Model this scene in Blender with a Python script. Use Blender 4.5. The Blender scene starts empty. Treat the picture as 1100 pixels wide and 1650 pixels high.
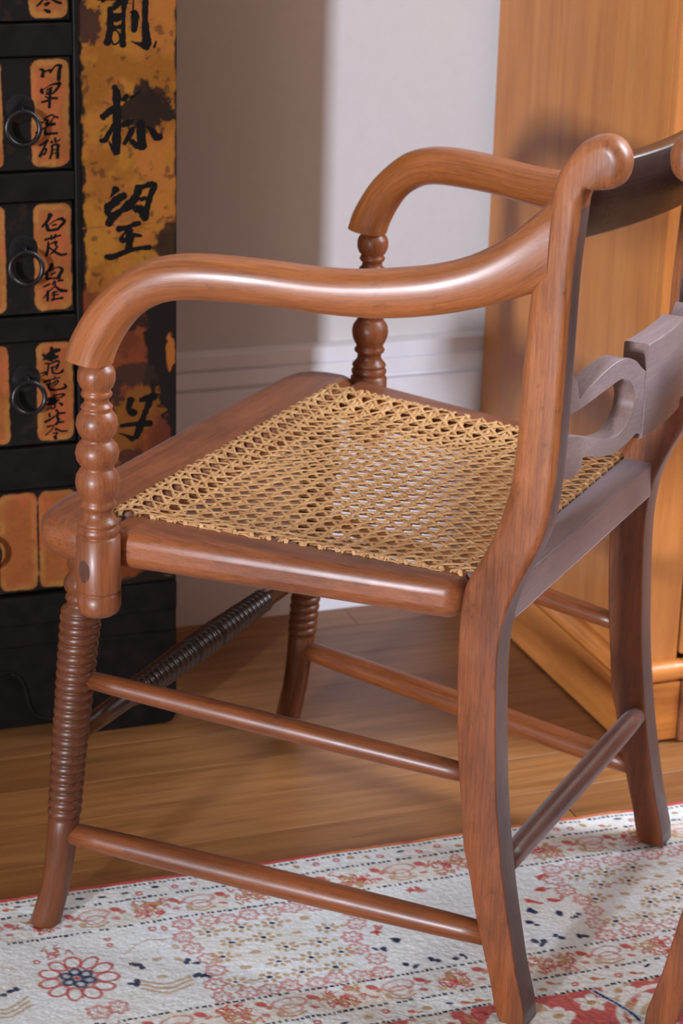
import bpy, bmesh, math, random
import numpy as np
from mathutils import Matrix, Vector

random.seed(7)
rng = np.random.default_rng(7)
SC = bpy.context.scene
COL = SC.collection
PI = math.pi

# ------------------------------------------------------------------ camera
def camera_axes(yaw, pitch, roll):
    d = np.array([math.cos(yaw) * math.cos(pitch), math.sin(yaw) * math.cos(pitch), -math.sin(pitch)])
    r = np.array([math.sin(yaw), -math.cos(yaw), 0.0])
    u = np.cross(r, d)
    return math.cos(roll) * r + math.sin(roll) * u, -math.sin(roll) * r + math.cos(roll) * u, d

cam_data = bpy.data.cameras.new('camera')
cam = bpy.data.objects.new('camera', cam_data)
COL.objects.link(cam)
_r, _u, _d = camera_axes(math.radians(69.545), math.radians(20.4246), math.radians(1.58246))
cam.matrix_world = Matrix(((_r[0], _u[0], -_d[0], -0.8281), (_r[1], _u[1], -_d[1], -2.0456),
                           (_r[2], _u[2], -_d[2], 1.2353), (0, 0, 0, 1)))
cam_data.sensor_fit = 'VERTICAL'
cam_data.sensor_height = 36.0
cam_data.lens = 3742.75 / 1650 * 36.0
cam_data.clip_start = 0.05
cam_data.dof.use_dof = True
cam_data.dof.focus_distance = 2.18
cam_data.dof.aperture_fstop = 9.0
SC.camera = cam

# ------------------------------------------------------------------ world, daylight, exposure
world = bpy.data.worlds.new('world')
SC.world = world
world.use_nodes = True
world.node_tree.nodes['Background'].inputs[0].default_value = (0.75, 0.85, 1.0, 1)
world.node_tree.nodes['Background'].inputs[1].default_value = 0.35
SC.view_settings.view_transform = 'Standard'
SC.view_settings.look = 'None'
SC.view_settings.gamma = 1.0
SC.view_settings.use_curve_mapping = False
SC.view_settings.exposure = 0.0

def area_light(name, loc, target, sx, sy, power, color):
    l = bpy.data.lights.new(name, 'AREA')
    l.shape = 'RECTANGLE'
    l.size = sx
    l.size_y = sy
    l.energy = power
    l.color = color
    o = bpy.data.objects.new(name, l)
    COL.objects.link(o)
    o.location = loc
    v = Vector(target) - Vector(loc)
    o.rotation_euler = v.to_track_quat('-Z', 'Y').to_euler()
    return o

ROOM_X0, ROOM_X1, ROOM_Y0, ROOM_Y1, ROOM_H = -7.05, 2.4, -7.6, 0.727, 3.5
WIN1 = (-7.1, -6.26, 0.85, 2.15)      # y0, y1, z0, z1 of the window in the left wall
WIN2 = (-1.35, 0.15, 1.6, 3.1)        # the window in the right wall
area_light('window_daylight', (ROOM_X0 + 0.05, -6.68, 1.5), (ROOM_X0 + 1.0, -6.68, 1.47), 0.60, 1.25, 1430, (0.91, 0.99, 1.14))
area_light('window_skylight', (ROOM_X1 - 0.05, -0.6, 2.35), (ROOM_X1 - 1.0, -0.6, 1.75), 1.45, 1.45, 185, (0.86, 0.93, 1.05))

# ------------------------------------------------------------------ materials
def srgb(r, g, b):
    f = lambda c: c / 12.92 if c <= 0.04045 else ((c + 0.055) / 1.055) ** 2.4
    return (f(r / 255), f(g / 255), f(b / 255), 1.0)

class NT:
    def __init__(self, name, rough=0.5, spec=0.5, coat=0.0, coat_rough=0.2, metal=0.0):
        self.m = bpy.data.materials.new(name)
        self.m.use_nodes = True
        self.t = self.m.node_tree
        self.b = self.t.nodes['Principled BSDF']
        self.b.inputs['Roughness'].default_value = rough
        self.b.inputs['Specular IOR Level'].default_value = spec
        self.b.inputs['Coat Weight'].default_value = coat
        self.b.inputs['Coat Roughness'].default_value = coat_rough
        self.b.inputs['Metallic'].default_value = metal
    def n(self, typ, **kw):
        x = self.t.nodes.new(typ)
        for k, v in kw.items():
            setattr(x, k, v)
        return x
    def l(self, a, b):
        self.t.links.new(a, b)
    def attr(self, name):
        return self.n('ShaderNodeAttribute', attribute_name=name).outputs
    def mapping(self, vec, scale, loc=(0, 0, 0)):
        mp = self.n('ShaderNodeMapping')
        mp.inputs['Scale'].default_value = scale
        mp.inputs['Location'].default_value = loc
        self.l(vec, mp.inputs['Vector'])
        return mp.outputs['Vector']
    def noise(self, vec, scale, detail=4, rough=0.55, dist=0.0):
        x = self.n('ShaderNodeTexNoise')
        x.inputs['Scale'].default_value = scale
        x.inputs['Detail'].default_value = detail
        x.inputs['Roughness'].default_value = rough
        x.inputs['Distortion'].default_value = dist
        if vec is not None:
            self.l(vec, x.inputs['Vector'])
        return x.outputs['Fac']
    def ramp(self, fac, stops):
        x = self.n('ShaderNodeValToRGB')
        e = x.color_ramp.elements
        while len(e) < len(stops):
            e.new(0.5)
        for i, (p, c) in enumerate(stops):
            e[i].position = p
            e[i].color = c if len(c) == 4 else (*c, 1)
        self.l(fac, x.inputs['Fac'])
        return x.outputs['Color']
    def mix(self, fac, a, b, mode='MIX'):
        x = self.n('ShaderNodeMix', data_type='RGBA', blend_type=mode)
        for s, v in ((x.inputs['Factor'], fac), (x.inputs[6], a), (x.inputs[7], b)):
            if isinstance(v, (int, float)):
                s.default_value = v
            elif isinstance(v, tuple):
                s.default_value = v
            else:
                self.l(v, s)
        return x.outputs[2]
    def math(self, op, a, b=0.0):
        x = self.n('ShaderNodeMath', operation=op)
        for s, v in ((x.inputs[0], a), (x.inputs[1], b)):
            if isinstance(v, (int, float)):
                s.default_value = v
            else:
                self.l(v, s)
        return x.outputs[0]
    def color(self, c):
        if isinstance(c, tuple):
            self.b.inputs['Base Color'].default_value = c
        else:
            self.l(c, self.b.inputs['Base Color'])
    def bump(self, h, strength=0.2, dist=0.001):
        x = self.n('ShaderNodeBump')
        x.inputs['Strength'].default_value = strength
        x.inputs['Distance'].default_value = dist
        self.l(h, x.inputs['Height'])
        self.l(x.outputs['Normal'], self.b.inputs['Normal'])
    def rough(self, v):
        self.l(v, self.b.inputs['Roughness'])

def wood(name, dark, mid, light, rough=0.35, coat=0.25, fine=420.0, along=0.035, blotch=0.5, worn=None, sheen=0.0, tones=0.8, pores=0.5, upper=None):
    """Polished wood; grain follows the 'gco' attribute, whose z runs along the piece."""
    w = NT(name, rough, 0.4, coat, 0.27)
    w.b.inputs['Sheen Weight'].default_value = sheen
    w.b.inputs['Sheen Roughness'].default_value = 0.45
    w.b.inputs['Sheen Tint'].default_value = (0.84, 0.85, 1.0, 1)
    g = w.attr('gco')['Vector']
    fine_n = w.noise(w.mapping(g, (1, 1, along)), fine, 5, 0.65)
    broad = w.noise(w.mapping(g, (1, 1, 0.12)), 46.0, 5, 0.6, 0.8)
    patch = w.noise(g, 22.0, 4, 0.6)
    f = w.math('ADD', w.math('MULTIPLY', fine_n, 0.6), w.math('MULTIPLY', broad, 0.4))
    c = w.ramp(f, [(0.32, dark), (0.5, mid), (0.70, light)])
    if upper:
        # paler wood tones higher up the piece
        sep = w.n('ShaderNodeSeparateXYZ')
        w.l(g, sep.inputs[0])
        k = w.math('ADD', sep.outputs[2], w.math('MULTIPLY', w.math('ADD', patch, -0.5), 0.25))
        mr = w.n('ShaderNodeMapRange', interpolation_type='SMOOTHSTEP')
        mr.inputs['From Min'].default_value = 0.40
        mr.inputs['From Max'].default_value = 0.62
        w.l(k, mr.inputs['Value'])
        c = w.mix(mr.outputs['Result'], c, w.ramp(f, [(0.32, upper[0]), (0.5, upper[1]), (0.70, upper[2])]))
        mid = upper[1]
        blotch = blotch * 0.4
    c2 = w.mix(w.math('MULTIPLY', patch, blotch), c, mid)
    # short dark pores along the grain
    pn = w.noise(w.mapping(g, (1, 1, 0.055)), 1500.0, 2, 0.5)
    pore = w.ramp(pn, [(0.30, (0.38, 0.33, 0.30, 1)), (0.44, (1, 1, 1, 1))])
    c3 = w.mix(pores, c2, pore, 'MULTIPLY')
    # uneven old polish: broad lighter and darker areas
    tone = w.ramp(w.noise(w.mapping(g, (1, 1, 0.35), (3, 1, 2)), 17.0, 5, 0.62), [(0.30, (0.55, 0.52, 0.50, 1)), (0.50, (0.98, 0.97, 0.96, 1)), (0.68, (1.22, 1.20, 1.16, 1))])
    if tones:
        c3 = w.mix(tones, c3, tone, 'MULTIPLY')
    if worn:
        sc = w.ramp(w.noise(w.mapping(g, (1, 1, 0.5)), 75.0, 6, 0.75), [(0.58, (0, 0, 0, 1)), (0.70, (1, 1, 1, 1))])
        c3 = w.mix(w.math('MULTIPLY', sc, 0.55), c3, worn)
    w.color(c3)
    w.rough(w.math('ADD', w.math('MULTIPLY', patch, 0.30), rough - 0.14))
    h = w.math('ADD', w.math('MULTIPLY', fine_n, 0.5), w.math('MULTIPLY', pn, 0.5))
    w.bump(h, 0.16, 0.0006)
    return w.m

M = {}
M['rail_mahogany'] = wood('rail_mahogany', srgb(84, 39, 17), srgb(128, 70, 34), srgb(152, 89, 48), 0.42, 0.25, worn=srgb(60, 30, 17), sheen=0.05)
M['rod_mahogany'] = wood('rod_mahogany', srgb(70, 40, 30), srgb(106, 67, 52), srgb(124, 84, 68), 0.40, 0.30, sheen=0.32)
M['mahogany'] = wood('mahogany', srgb(72, 32, 11), srgb(112, 58, 23), srgb(136, 75, 35), 0.42, 0.18, worn=srgb(54, 26, 14), sheen=0.05)
M['arm_mahogany'] = wood('arm_mahogany', srgb(104, 53, 21), srgb(146, 83, 38), srgb(170, 103, 54), 0.42, 0.42, worn=srgb(96, 48, 24), sheen=0.03, tones=0.5)
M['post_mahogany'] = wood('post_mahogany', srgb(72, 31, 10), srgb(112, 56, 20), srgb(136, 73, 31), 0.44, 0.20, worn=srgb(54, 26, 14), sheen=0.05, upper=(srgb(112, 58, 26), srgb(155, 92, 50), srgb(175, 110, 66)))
M['splat'] = wood('dusty_splat', srgb(88, 68, 63), srgb(118, 95, 89), srgb(134, 110, 104), 0.42, 0.08, sheen=0.30, tones=0.5)
M['back_rail'] = wood('dusty_back_rail', srgb(86, 62, 56), srgb(114, 88, 82), srgb(130, 104, 98), 0.45, 0.08, sheen=0.45, tones=0.4)
M['leg_mahogany'] = wood('leg_mahogany', srgb(58, 27, 12), srgb(94, 49, 24), srgb(116, 64, 34), 0.42, 0.18, worn=srgb(40, 18, 11))
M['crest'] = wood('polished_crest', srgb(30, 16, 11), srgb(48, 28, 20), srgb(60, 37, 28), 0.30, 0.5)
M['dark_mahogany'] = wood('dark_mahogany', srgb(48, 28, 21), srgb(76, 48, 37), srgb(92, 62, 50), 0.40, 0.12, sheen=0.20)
M['pine'] = wood('honey_pine', srgb(162, 92, 38), srgb(180, 113, 54), srgb(192, 128, 70), 0.42, 0.08, fine=46, along=0.010, blotch=0.3, tones=0.3, pores=0.25)
M['pine_dark'] = wood('honey_pine_plinth', srgb(150, 86, 34), srgb(194, 120, 54), srgb(204, 134, 70), 0.38, 0.15, fine=120, along=0.05, tones=0.5, pores=0.3)
M['strip'] = wood('worn_strip', srgb(110, 62, 36), srgb(150, 92, 58), srgb(170, 112, 76), 0.45, 0.1)

def simple(name, col, rough=0.5, spec=0.5, metal=0.0, noise_scale=None, amount=0.15, bump=0.0, coat=0.0):
    w = NT(name, rough, spec, coat, 0.2, metal)
    if noise_scale:
        tc = w.n('ShaderNodeTexCoord').outputs['Object']
        f = w.noise(tc, noise_scale, 5, 0.6)
        d = tuple(c * (1 - amount) for c in col[:3]) + (1,)
        b = tuple(min(1, c * (1 + amount)) for c in col[:3]) + (1,)
        w.color(w.ramp(f, [(0.3, d), (0.7, b)]))
        if bump:
            w.bump(f, bump, 0.0008)
    else:
        w.color(col)
    return w.m

M['wall'] = simple('wall_paint', srgb(203, 199, 199), 0.85, 0.2, noise_scale=60, amount=0.02, bump=0.05)
M['skirting'] = simple('skirting_paint', srgb(224, 222, 227), 0.4, 0.45, noise_scale=30, amount=0.03)
M['unseen_wall'] = simple('dark_unseen_wall', srgb(112, 88, 68), 0.6, 0.3, noise_scale=12, amount=0.2)  # unseen walls, coloured dark to cut bounce light in the room
M['ceiling'] = simple('ceiling_paint', srgb(176, 166, 152), 0.9, 0.2, noise_scale=20, amount=0.02)
M['lacquer'] = simple('black_lacquer', srgb(15, 11, 9), 0.5, 0.16, noise_scale=45, amount=0.6, bump=0.25)
M['ink'] = simple('black_ink', srgb(11, 8, 7), 0.7, 0.1, noise_scale=200, amount=0.4)
M['iron'] = simple('dark_iron', srgb(52, 50, 52), 0.32, 0.5, metal=0.85, noise_scale=90, amount=0.4, bump=0.2)
M['nail'] = simple('steel_nail', srgb(92, 84, 80), 0.35, 0.5, metal=0.9, noise_scale=300, amount=0.2)
M['gap'] = simple('dark_gap', srgb(24, 16, 10), 0.8, 0.2, noise_scale=40, amount=0.2)
M['cane'] = None

w = NT('cane', 0.42, 0.45)
g = w.attr('gco')['Vector']
f = w.noise(w.mapping(g, (1, 1, 0.2)), 260, 4, 0.6)
w.color(w.ramp(f, [(0.25, srgb(158, 108, 62)), (0.5, srgb(198, 150, 98)), (0.75, srgb(222, 182, 132))]))
M['cane'] = w.m

def painted(name, rough, spec, noise=0.12, scale=500, bump=0.15, coat=0.0):
    w = NT(name, rough, spec, coat, 0.25)
    c = w.attr('col')['Color']
    tc = w.n('ShaderNodeTexCoord').outputs['Object']
    f = w.noise(tc, scale, 3, 0.6)
    k = w.ramp(f, [(0.25, (1 - noise, 1 - noise, 1 - noise, 1)), (0.75, (1 + noise, 1 + noise, 1 + noise, 1))])
    w.color(w.mix(1.0, c, k, 'MULTIPLY'))
    w.bump(f, bump, 0.0008)
    return w.m
M['rug'] = painted('rug_pile', 0.95, 0.1, 0.12, 900, 0.25)
M['ochre'] = painted('ochre_lacquer', 0.55, 0.15, 0.08, 180, 0.15)

w = NT('oak_floor', 0.42, 0.45, 0.12, 0.25)
tc = w.n('ShaderNodeTexCoord').outputs['Object']
rnd = w.n('ShaderNodeObjectInfo').outputs['Random']
off = w.n('ShaderNodeCombineXYZ')
w.l(w.math('MULTIPLY', rnd, 37.0), off.inputs[0]); w.l(w.math('MULTIPLY', rnd, 11.0), off.inputs[1])
vm = w.n('ShaderNodeVectorMath', operation='ADD'); w.l(tc, vm.inputs[0]); w.l(off.outputs[0], vm.inputs[1])
gv = w.mapping(vm.outputs[0], (0.06, 1, 1))
f1 = w.noise(gv, 60, 5, 0.6, 0.4)
f2 = w.noise(w.mapping(vm.outputs[0], (0.02, 1, 1)), 520, 3, 0.6)
f = w.math('ADD', w.math('MULTIPLY', f1, 0.6), w.math('MULTIPLY', f2, 0.4))
c = w.ramp(f, [(0.30, srgb(106, 67, 34)), (0.5, srgb(146, 98, 55)), (0.70, srgb(166, 118, 72))])
tint = w.ramp(rnd, [(0.0, (0.82, 0.8, 0.78, 1)), (1.0, (1.08, 1.05, 1.0, 1))])
w.color(w.mix(1.0, c, tint, 'MULTIPLY'))
w.bump(f2, 0.12, 0.0006)
M['oak'] = w.m

# ------------------------------------------------------------------ object helpers
def link_mesh(name, verts, faces, mat, parent=None, gco=None, smooth=True, col=None):
    me = bpy.data.meshes.new(name)
    me.from_pydata([tuple(v) for v in verts], [], [tuple(f) for f in faces])
    if gco is not None:
        a = me.attributes.new('gco', 'FLOAT_VECTOR', 'POINT')
        a.data.foreach_set('vector', np.asarray(gco, np.float32).ravel())
    if col is not None:
        a = me.attributes.new('col', 'FLOAT_COLOR', 'POINT')
        c4 = np.ones((len(verts), 4), np.float32)
        c4[:, :3] = col
        a.data.foreach_set('color', c4.ravel())
    me.materials.append(mat)
    if smooth:
        me.polygons.foreach_set('use_smooth', np.ones(len(me.polygons), bool))
    me.update()
    o = bpy.data.objects.new(name, me)
    COL.objects.link(o)
    if parent:
        o.parent = parent
    return o

def flat_copy(o):
    o.data.polygons.foreach_set('use_smooth', np.zeros(len(o.data.polygons), bool))
    return o

def empty(name, loc=(0, 0, 0), rz=0.0):
    o = bpy.data.objects.new(name, None)
    COL.objects.link(o)
    o.location = loc
    o.rotation_euler = (0, 0, rz)
    return o

def tag(o, label=None, cat=None, group=None, kind=None):
    if label: o['label'] = label
    if cat: o['category'] = cat
    if group: o['group'] = group
    if kind: o['kind'] = kind
    return o

def bevel(o, width, segs=2, angle=40):
    m = o.modifiers.new('bevel', 'BEVEL')
    m.width = width
    m.segments = segs
    m.limit_method = 'ANGLE'
    m.angle_limit = math.radians(angle)
    return o

def box(name, x0, x1, y0, y1, z0, z1, mat, parent=None, bev=0.0, grain='z', seed=0.0, segs=2):
    v = [(x, y, z) for z in (z0, z1) for y in (y0, y1) for x in (x0, x1)]
    f = [(0, 2, 3, 1), (4, 5, 7, 6), (0, 1, 5, 4), (2, 6, 7, 3), (0, 4, 6, 2), (1, 3, 7, 5)]
    p = np.array(v) + seed
    if grain == 'x': p = p[:, [2, 1, 0]]
    if grain == 'y': p = p[:, [0, 2, 1]]
    o = link_mesh(name, v, f, mat, parent, p, smooth=False)
    if bev:
        bevel(o, bev, segs)
    return o

def frames(path):
    path = np.asarray(path, float)
    t = np.gradient(path, axis=0)
    t /= np.linalg.norm(t, axis=1)[:, None]
    ref = np.array([0, 0, 1.0]) if abs(t[0][2]) < 0.9 else np.array([0, 1.0, 0])
    a = np.cross(t[0], ref); a /= np.linalg.norm(a)
    A, B = [], []
    for i in range(len(path)):
        a = a - t[i] * np.dot(a, t[i]); a /= np.linalg.norm(a)
        A.append(a); B.append(np.cross(t[i], a))
    return t, np.array(A), np.array(B)

def arclen(path):
    d = np.linalg.norm(np.diff(path, axis=0), axis=1)
    return np.r_[0, np.cumsum(d)]

def tube(name, path, radii, mat, parent=None, seg=16, caps=True, seed=0.0):
    path = np.asarray(path, float)
    radii = np.broadcast_to(np.asarray(radii, float), (len(path),))
    t, A, B = frames(path)
    s = arclen(path)
    th = np.arange(seg) * 2 * PI / seg
    V, G, F = [], [], []
    for i in range(len(path)):
        for a in th:
            V.append(path[i] + radii[i] * (math.cos(a) * A[i] + math.sin(a) * B[i]))
            G.append((radii[i] * math.cos(a) + seed, radii[i] * math.sin(a) + seed, s[i] + seed))
    for i in range(len(path) - 1):
        for j in range(seg):
            k = (j + 1) % seg
            F.append((i * seg + j, i * seg + k, (i + 1) * seg + k, (i + 1) * seg + j))
    if caps:
        F.append(tuple(range(seg))[::-1])
        F.append(tuple((len(path) - 1) * seg + j for j in range(seg)))
    return link_mesh(name, V, F, mat, parent, G)

def lathe(name, profile, mat, parent=None, seg=28, center=None, seed=0.0, axis='z'):
    """profile: list of (z, r) from top to bottom; center(z) gives the (x, y) axis at that height."""
    V, G, F = [], [], []
    th = np.arange(seg) * 2 * PI / seg
    for z, r in profile:
        cx, cy = center(z) if center else (0, 0)
        for a in th:
            dx, dy = r * math.cos(a), r * math.sin(a)
            V.append((cx + dx, cy + dy, z) if axis == 'z' else (z, cx + dx, cy + dy))
            G.append((dx + seed, dy + seed, z + seed))
    n = len(profile)
    for i in range(n - 1):
        for j in range(seg):
            k = (j + 1) % seg
            q = (i * seg + j, (i + 1) * seg + j, (i + 1) * seg + k, i * seg + k)
            F.append(q if axis == 'z' else q[::-1])
    F.append(tuple(range(seg)))
    F.append(tuple((n - 1) * seg + j for j in range(seg))[::-1])
    return link_mesh(name, V, F, mat, parent, G)

def smooth_closed(pts, n):
    """Closed Catmull-Rom resample of an outline."""
    p = np.asarray(pts, float)
    out = []
    m = len(p)
    for i in range(m):
        p0, p1, p2, p3 = p[i - 1], p[i], p[(i + 1) % m], p[(i + 2) % m]
        for k in range(n):
            t = k / n
            out.append(0.5 * ((2 * p1) + (-p0 + p2) * t + (2 * p0 - 5 * p1 + 4 * p2 - p3) * t * t + (-p0 + 3 * p1 - 3 * p2 + p3) * t ** 3))
    return np.array(out)

def smooth_open(pts, n):
    p = np.asarray(pts, float)
    p = np.vstack([2 * p[0] - p[1], p, 2 * p[-1] - p[-2]])
    out = []
    for i in range(1, len(p) - 2):
        p0, p1, p2, p3 = p[i - 1], p[i], p[i + 1], p[i + 2]
        for k in range(n):
            t = k / n
            out.append(0.5 * ((2 * p1) + (-p0 + p2) * t + (2 * p0 - 5 * p1 + 4 * p2 - p3) * t * t + (-p0 + 3 * p1 - 3 * p2 + p3) * t ** 3))
    out.append(p[-2])
    return np.array(out)

def prism(name, outline, lo, hi, place, mat, parent=None, gmap=None, bev=0.0, segs=3, weights=None, smooth=True, layers=1):
    """Extrude a 2D outline between lo and hi; place((a, b), h) -> xyz."""
    n = len(outline)
    hs = np.linspace(lo, hi, layers + 1)
    bm = bmesh.new()
    rings = []
    for h in hs:
        rings.append([bm.verts.new(place(p, h)) for p in outline])
    for i in range(layers):
        for j in range(n):
            k = (j + 1) % n
            bm.faces.new((rings[i][j], rings[i][k], rings[i + 1][k], rings[i + 1][j]))
    bm.faces.new(rings[0][::-1])
    bm.faces.new(rings[-1])
    bmesh.ops.recalc_face_normals(bm, faces=bm.faces[:])
    if weights is not None:
        lay = bm.edges.layers.float.new('bevel_weight_edge')
        for r in (rings[0], rings[-1]):
            for j in range(n):
                e = bm.edges.get((r[j], r[(j + 1) % n]))
                e[lay] = 0.5 * (weights[j] + weights[(j + 1) % n])
    me = bpy.data.meshes.new(name)
    bm.to_mesh(me)
    bm.free()
    co = np.empty(len(me.vertices) * 3, np.float32)
    me.vertices.foreach_get('co', co)
    co = co.reshape(-1, 3)
    a = me.attributes.new('gco', 'FLOAT_VECTOR', 'POINT')
    gg = gmap(co) if gmap else co
    a.data.foreach_set('vector', np.ascontiguousarray(gg, np.float32).ravel())
    me.materials.append(mat)
    o = bpy.data.objects.new(name, me)
    COL.objects.link(o)
    if parent:
        o.parent = parent
    if bev:
        m = o.modifiers.new('bevel', 'BEVEL')
        m.width = bev
        m.segments = segs
        m.limit_method = 'WEIGHT' if weights is not None else 'ANGLE'
        m.angle_limit = math.radians(50)
    if smooth:
        me.polygons.foreach_set('use_smooth', np.ones(len(me.polygons), bool))
        for p in me.polygons:
            if len(p.vertices) > 4 and not bev:
                p.use_smooth = False
        me.set_sharp_from_angle(angle=math.radians(38))
    return o

def rounded_prism(name, outline, lo, hi, radii, place, mat, parent=None, steps=5, gmap=None):
    """Extrude an outline with quarter-round edges whose radius may change along it."""
    o = np.asarray(outline, float)
    n = len(o)
    t = np.roll(o, -1, 0) - np.roll(o, 1, 0)
    t /= np.linalg.norm(t, axis=1)[:, None] + 1e-12
    area = 0.5 * np.sum(o[:, 0] * np.roll(o[:, 1], -1) - np.roll(o[:, 0], -1) * o[:, 1])
    inw = np.stack([-t[:, 1], t[:, 0]], 1) * (1 if area > 0 else -1)
    V = []
    phis = np.linspace(0, PI / 2, steps + 1)
    rows = [(p, 0) for p in phis] + [(p, 1) for p in phis[::-1]]
    for p, side in rows:
        q = o + inw * (radii * (1 - math.sin(p)))[:, None]
        h = radii * (1 - math.cos(p))
        for i in range(n):
            V.append(place(q[i], lo + h[i] if side == 0 else hi - h[i]))
    F = []
    for r in range(len(rows) - 1):
        for j in range(n):
            k = (j + 1) % n
            F.append((r * n + j, r * n + k, (r + 1) * n + k, (r + 1) * n + j))
    F.append(tuple(range(n))[::-1])
    F.append(tuple((len(rows) - 1) * n + j for j in range(n)))
    V = np.array(V)
    ob = link_mesh(name, V, F, mat, parent, gmap(V) if gmap else V)
    bm = bmesh.new(); bm.from_mesh(ob.data)
    bmesh.ops.recalc_face_normals(bm, faces=bm.faces[:])
    bm.to_mesh(ob.data); bm.free()
    return ob

def extrude_profile(name, prof, x0, x1, mat, parent=None, axis='x', fixed=None):
    """prof: (y, z) open polyline swept straight along x."""
    n = len(prof)
    V = [(x0, y, z) for y, z in prof] + [(x1, y, z) for y, z in prof]
    F = [(i, i + 1, n + i + 1, n + i) for i in range(n - 1)]
    o = link_mesh(name, V, F, mat, parent, np.array(V)[:, [1, 2, 0]])
    o.data.set_sharp_from_angle(angle=math.radians(30))
    return o

# ------------------------------------------------------------------ the setting
def quad_with_hole(name, mat, fixed_axis, pos, a0, a1, hole, thick):
    """A wall slab across a (x or y) and z with one rectangular window opening."""
    h0, h1, z0, z1 = hole
    cells = [(a0, h0, 0, ROOM_H), (h1, a1, 0, ROOM_H), (h0, h1, 0, z0), (h0, h1, z1, ROOM_H)]
    V, F = [], []
    for (p, q, r, s) in cells:
        b = len(V)
        for d in (pos, pos + thick):
            for zz in (r, s):
                for aa in (p, q):
                    V.append((d, aa, zz) if fixed_axis == 'x' else (aa, d, zz))
        for f in [(0, 2, 3, 1), (4, 5, 7, 6), (0, 1, 5, 4), (2, 6, 7, 3), (0, 4, 6, 2), (1, 3, 7, 5)]:
            F.append(tuple(b + i for i in f))
    return tag(link_mesh(name, V, F, mat, None, V, smooth=False), kind='structure')

floor = tag(box('floor', ROOM_X0, ROOM_X1, ROOM_Y0, ROOM_Y1 + 0.05, -0.06, -0.0102, M['gap']), 'dark subfloor under the oak boards', kind='structure')
tag(box('wall_back', ROOM_X0 - 0.1, ROOM_X1 + 0.1, ROOM_Y1, ROOM_Y1 + 0.1, 0, ROOM_H, M['wall']), 'pale grey painted wall behind the chair', kind='structure')
tag(box('wall_front', ROOM_X0 - 0.1, ROOM_X1 + 0.1, ROOM_Y0 - 0.1, ROOM_Y0, 0, ROOM_H, M['unseen_wall']), kind='structure')
quad_with_hole('wall_left', M['unseen_wall'], 'x', ROOM_X0 - 0.1, ROOM_Y0, ROOM_Y1, WIN1, 0.1)
quad_with_hole('wall_right', M['unseen_wall'], 'x', ROOM_X1, ROOM_Y0, ROOM_Y1, WIN2, 0.1)
tag(box('ceiling', ROOM_X0, ROOM_X1, ROOM_Y0, ROOM_Y1, ROOM_H, ROOM_H + 0.1, M['ceiling']), kind='structure')
for k, (xx, wn) in enumerate(((ROOM_X0 - 0.05, WIN1), (ROOM_X1 + 0.05, WIN2))):
    we = tag(empty('window_%d' % (k + 1), (xx, (wn[0] + wn[1]) / 2, wn[2])), 'white painted sash window', kind='structure')
    hw, hh = (wn[1] - wn[0]) / 2, wn[3] - wn[2]
    for (a, b, c, d) in ((-hw, -hw + 0.04, 0, hh), (hw - 0.04, hw, 0, hh), (-hw, hw, 0, 0.04), (-hw, hw, hh - 0.04, hh), (-hw, hw, hh / 2 - 0.02, hh / 2 + 0.02)):
        box('window_frame', -0.02, 0.02, a, b, c, d, M['skirting'], we, 0.003)

# oak boards, one object each, sharing one mesh per length
PW = 0.0866
def plank_mesh(length):
    me = bpy.data.meshes.new('plank')
    bm = bmesh.new()
    g = 0.00025
    vs = [bm.verts.new((x, y, z)) for z in (-0.01, 0.0) for y in (-PW / 2 + g, PW / 2 - g) for x in (g, length - g)]
    for f in [(0, 2, 3, 1), (4, 5, 7, 6), (0, 1, 5, 4), (2, 6, 7, 3), (0, 4, 6, 2), (1, 3, 7, 5)]:
        bm.faces.new([vs[i] for i in f])
    top = [e for e in bm.edges if all(v.co.z > -0.001 for v in e.verts)]
    bmesh.ops.bevel(bm, geom=top, offset=0.0005, segments=1, affect='EDGES')
    bm.to_mesh(me); bm.free()
    me.materials.append(M['oak'])
    return me
PL = {l: plank_mesh(l) for l in (1.2, 1.5, 1.8)}
row = 0
y = 0.648 + PW / 2
while y > -1.6:
    x = -2.0 - random.random() * 0.6
    while x < 1.8:
        l = random.choice([1.2, 1.5, 1.8])
        o = bpy.data.objects.new('plank', PL[l])
        COL.objects.link(o)
        o.location = (x, y, random.uniform(-0.0004, 0.0))
        o.parent = floor
        x += l
    y -= PW
    row += 1

# skirting board along the back wall
sk = [(0.727, 0.377), (0.7205, 0.3755), (0.7145, 0.372), (0.7145, 0.3545), (0.7185, 0.3530), (0.7185, 0.3515), (0.7155, 0.3500), (0.7150, 0.344), (0.7120, 0.337), (0.7115, 0.3305), (0.7155, 0.3285), (0.7155, 0.3255), (0.7080, 0.3245), (0.7070, 0.322), (0.7070, 0.0)]
tag(extrude_profile('baseboard_back', sk, ROOM_X0, ROOM_X1, M['skirting']), 'tall white moulded skirting board on the back wall', kind='structure')

# ------------------------------------------------------------------ numpy noise for painted surfaces
def hash2(i, j, seed):
    n = (i.astype(np.int64) * 374761393 + j.astype(np.int64) * 668265263 + seed * 1274126177) & 0x7fffffff
    n = (n ^ (n >> 13)) * 1274126177 & 0x7fffffff
    return ((n ^ (n >> 16)) & 0xffff) / 65535.0

def vnoise(x, y, seed=0):
    i, j = np.floor(x), np.floor(y)
    fx, fy = x - i, y - j
    fx, fy = fx * fx * (3 - 2 * fx), fy * fy * (3 - 2 * fy)
    a = hash2(i, j, seed) * (1 - fx) + hash2(i + 1, j, seed) * fx
    b = hash2(i, j + 1, seed) * (1 - fx) + hash2(i + 1, j + 1, seed) * fx
    return a * (1 - fy) + b * fy

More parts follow.
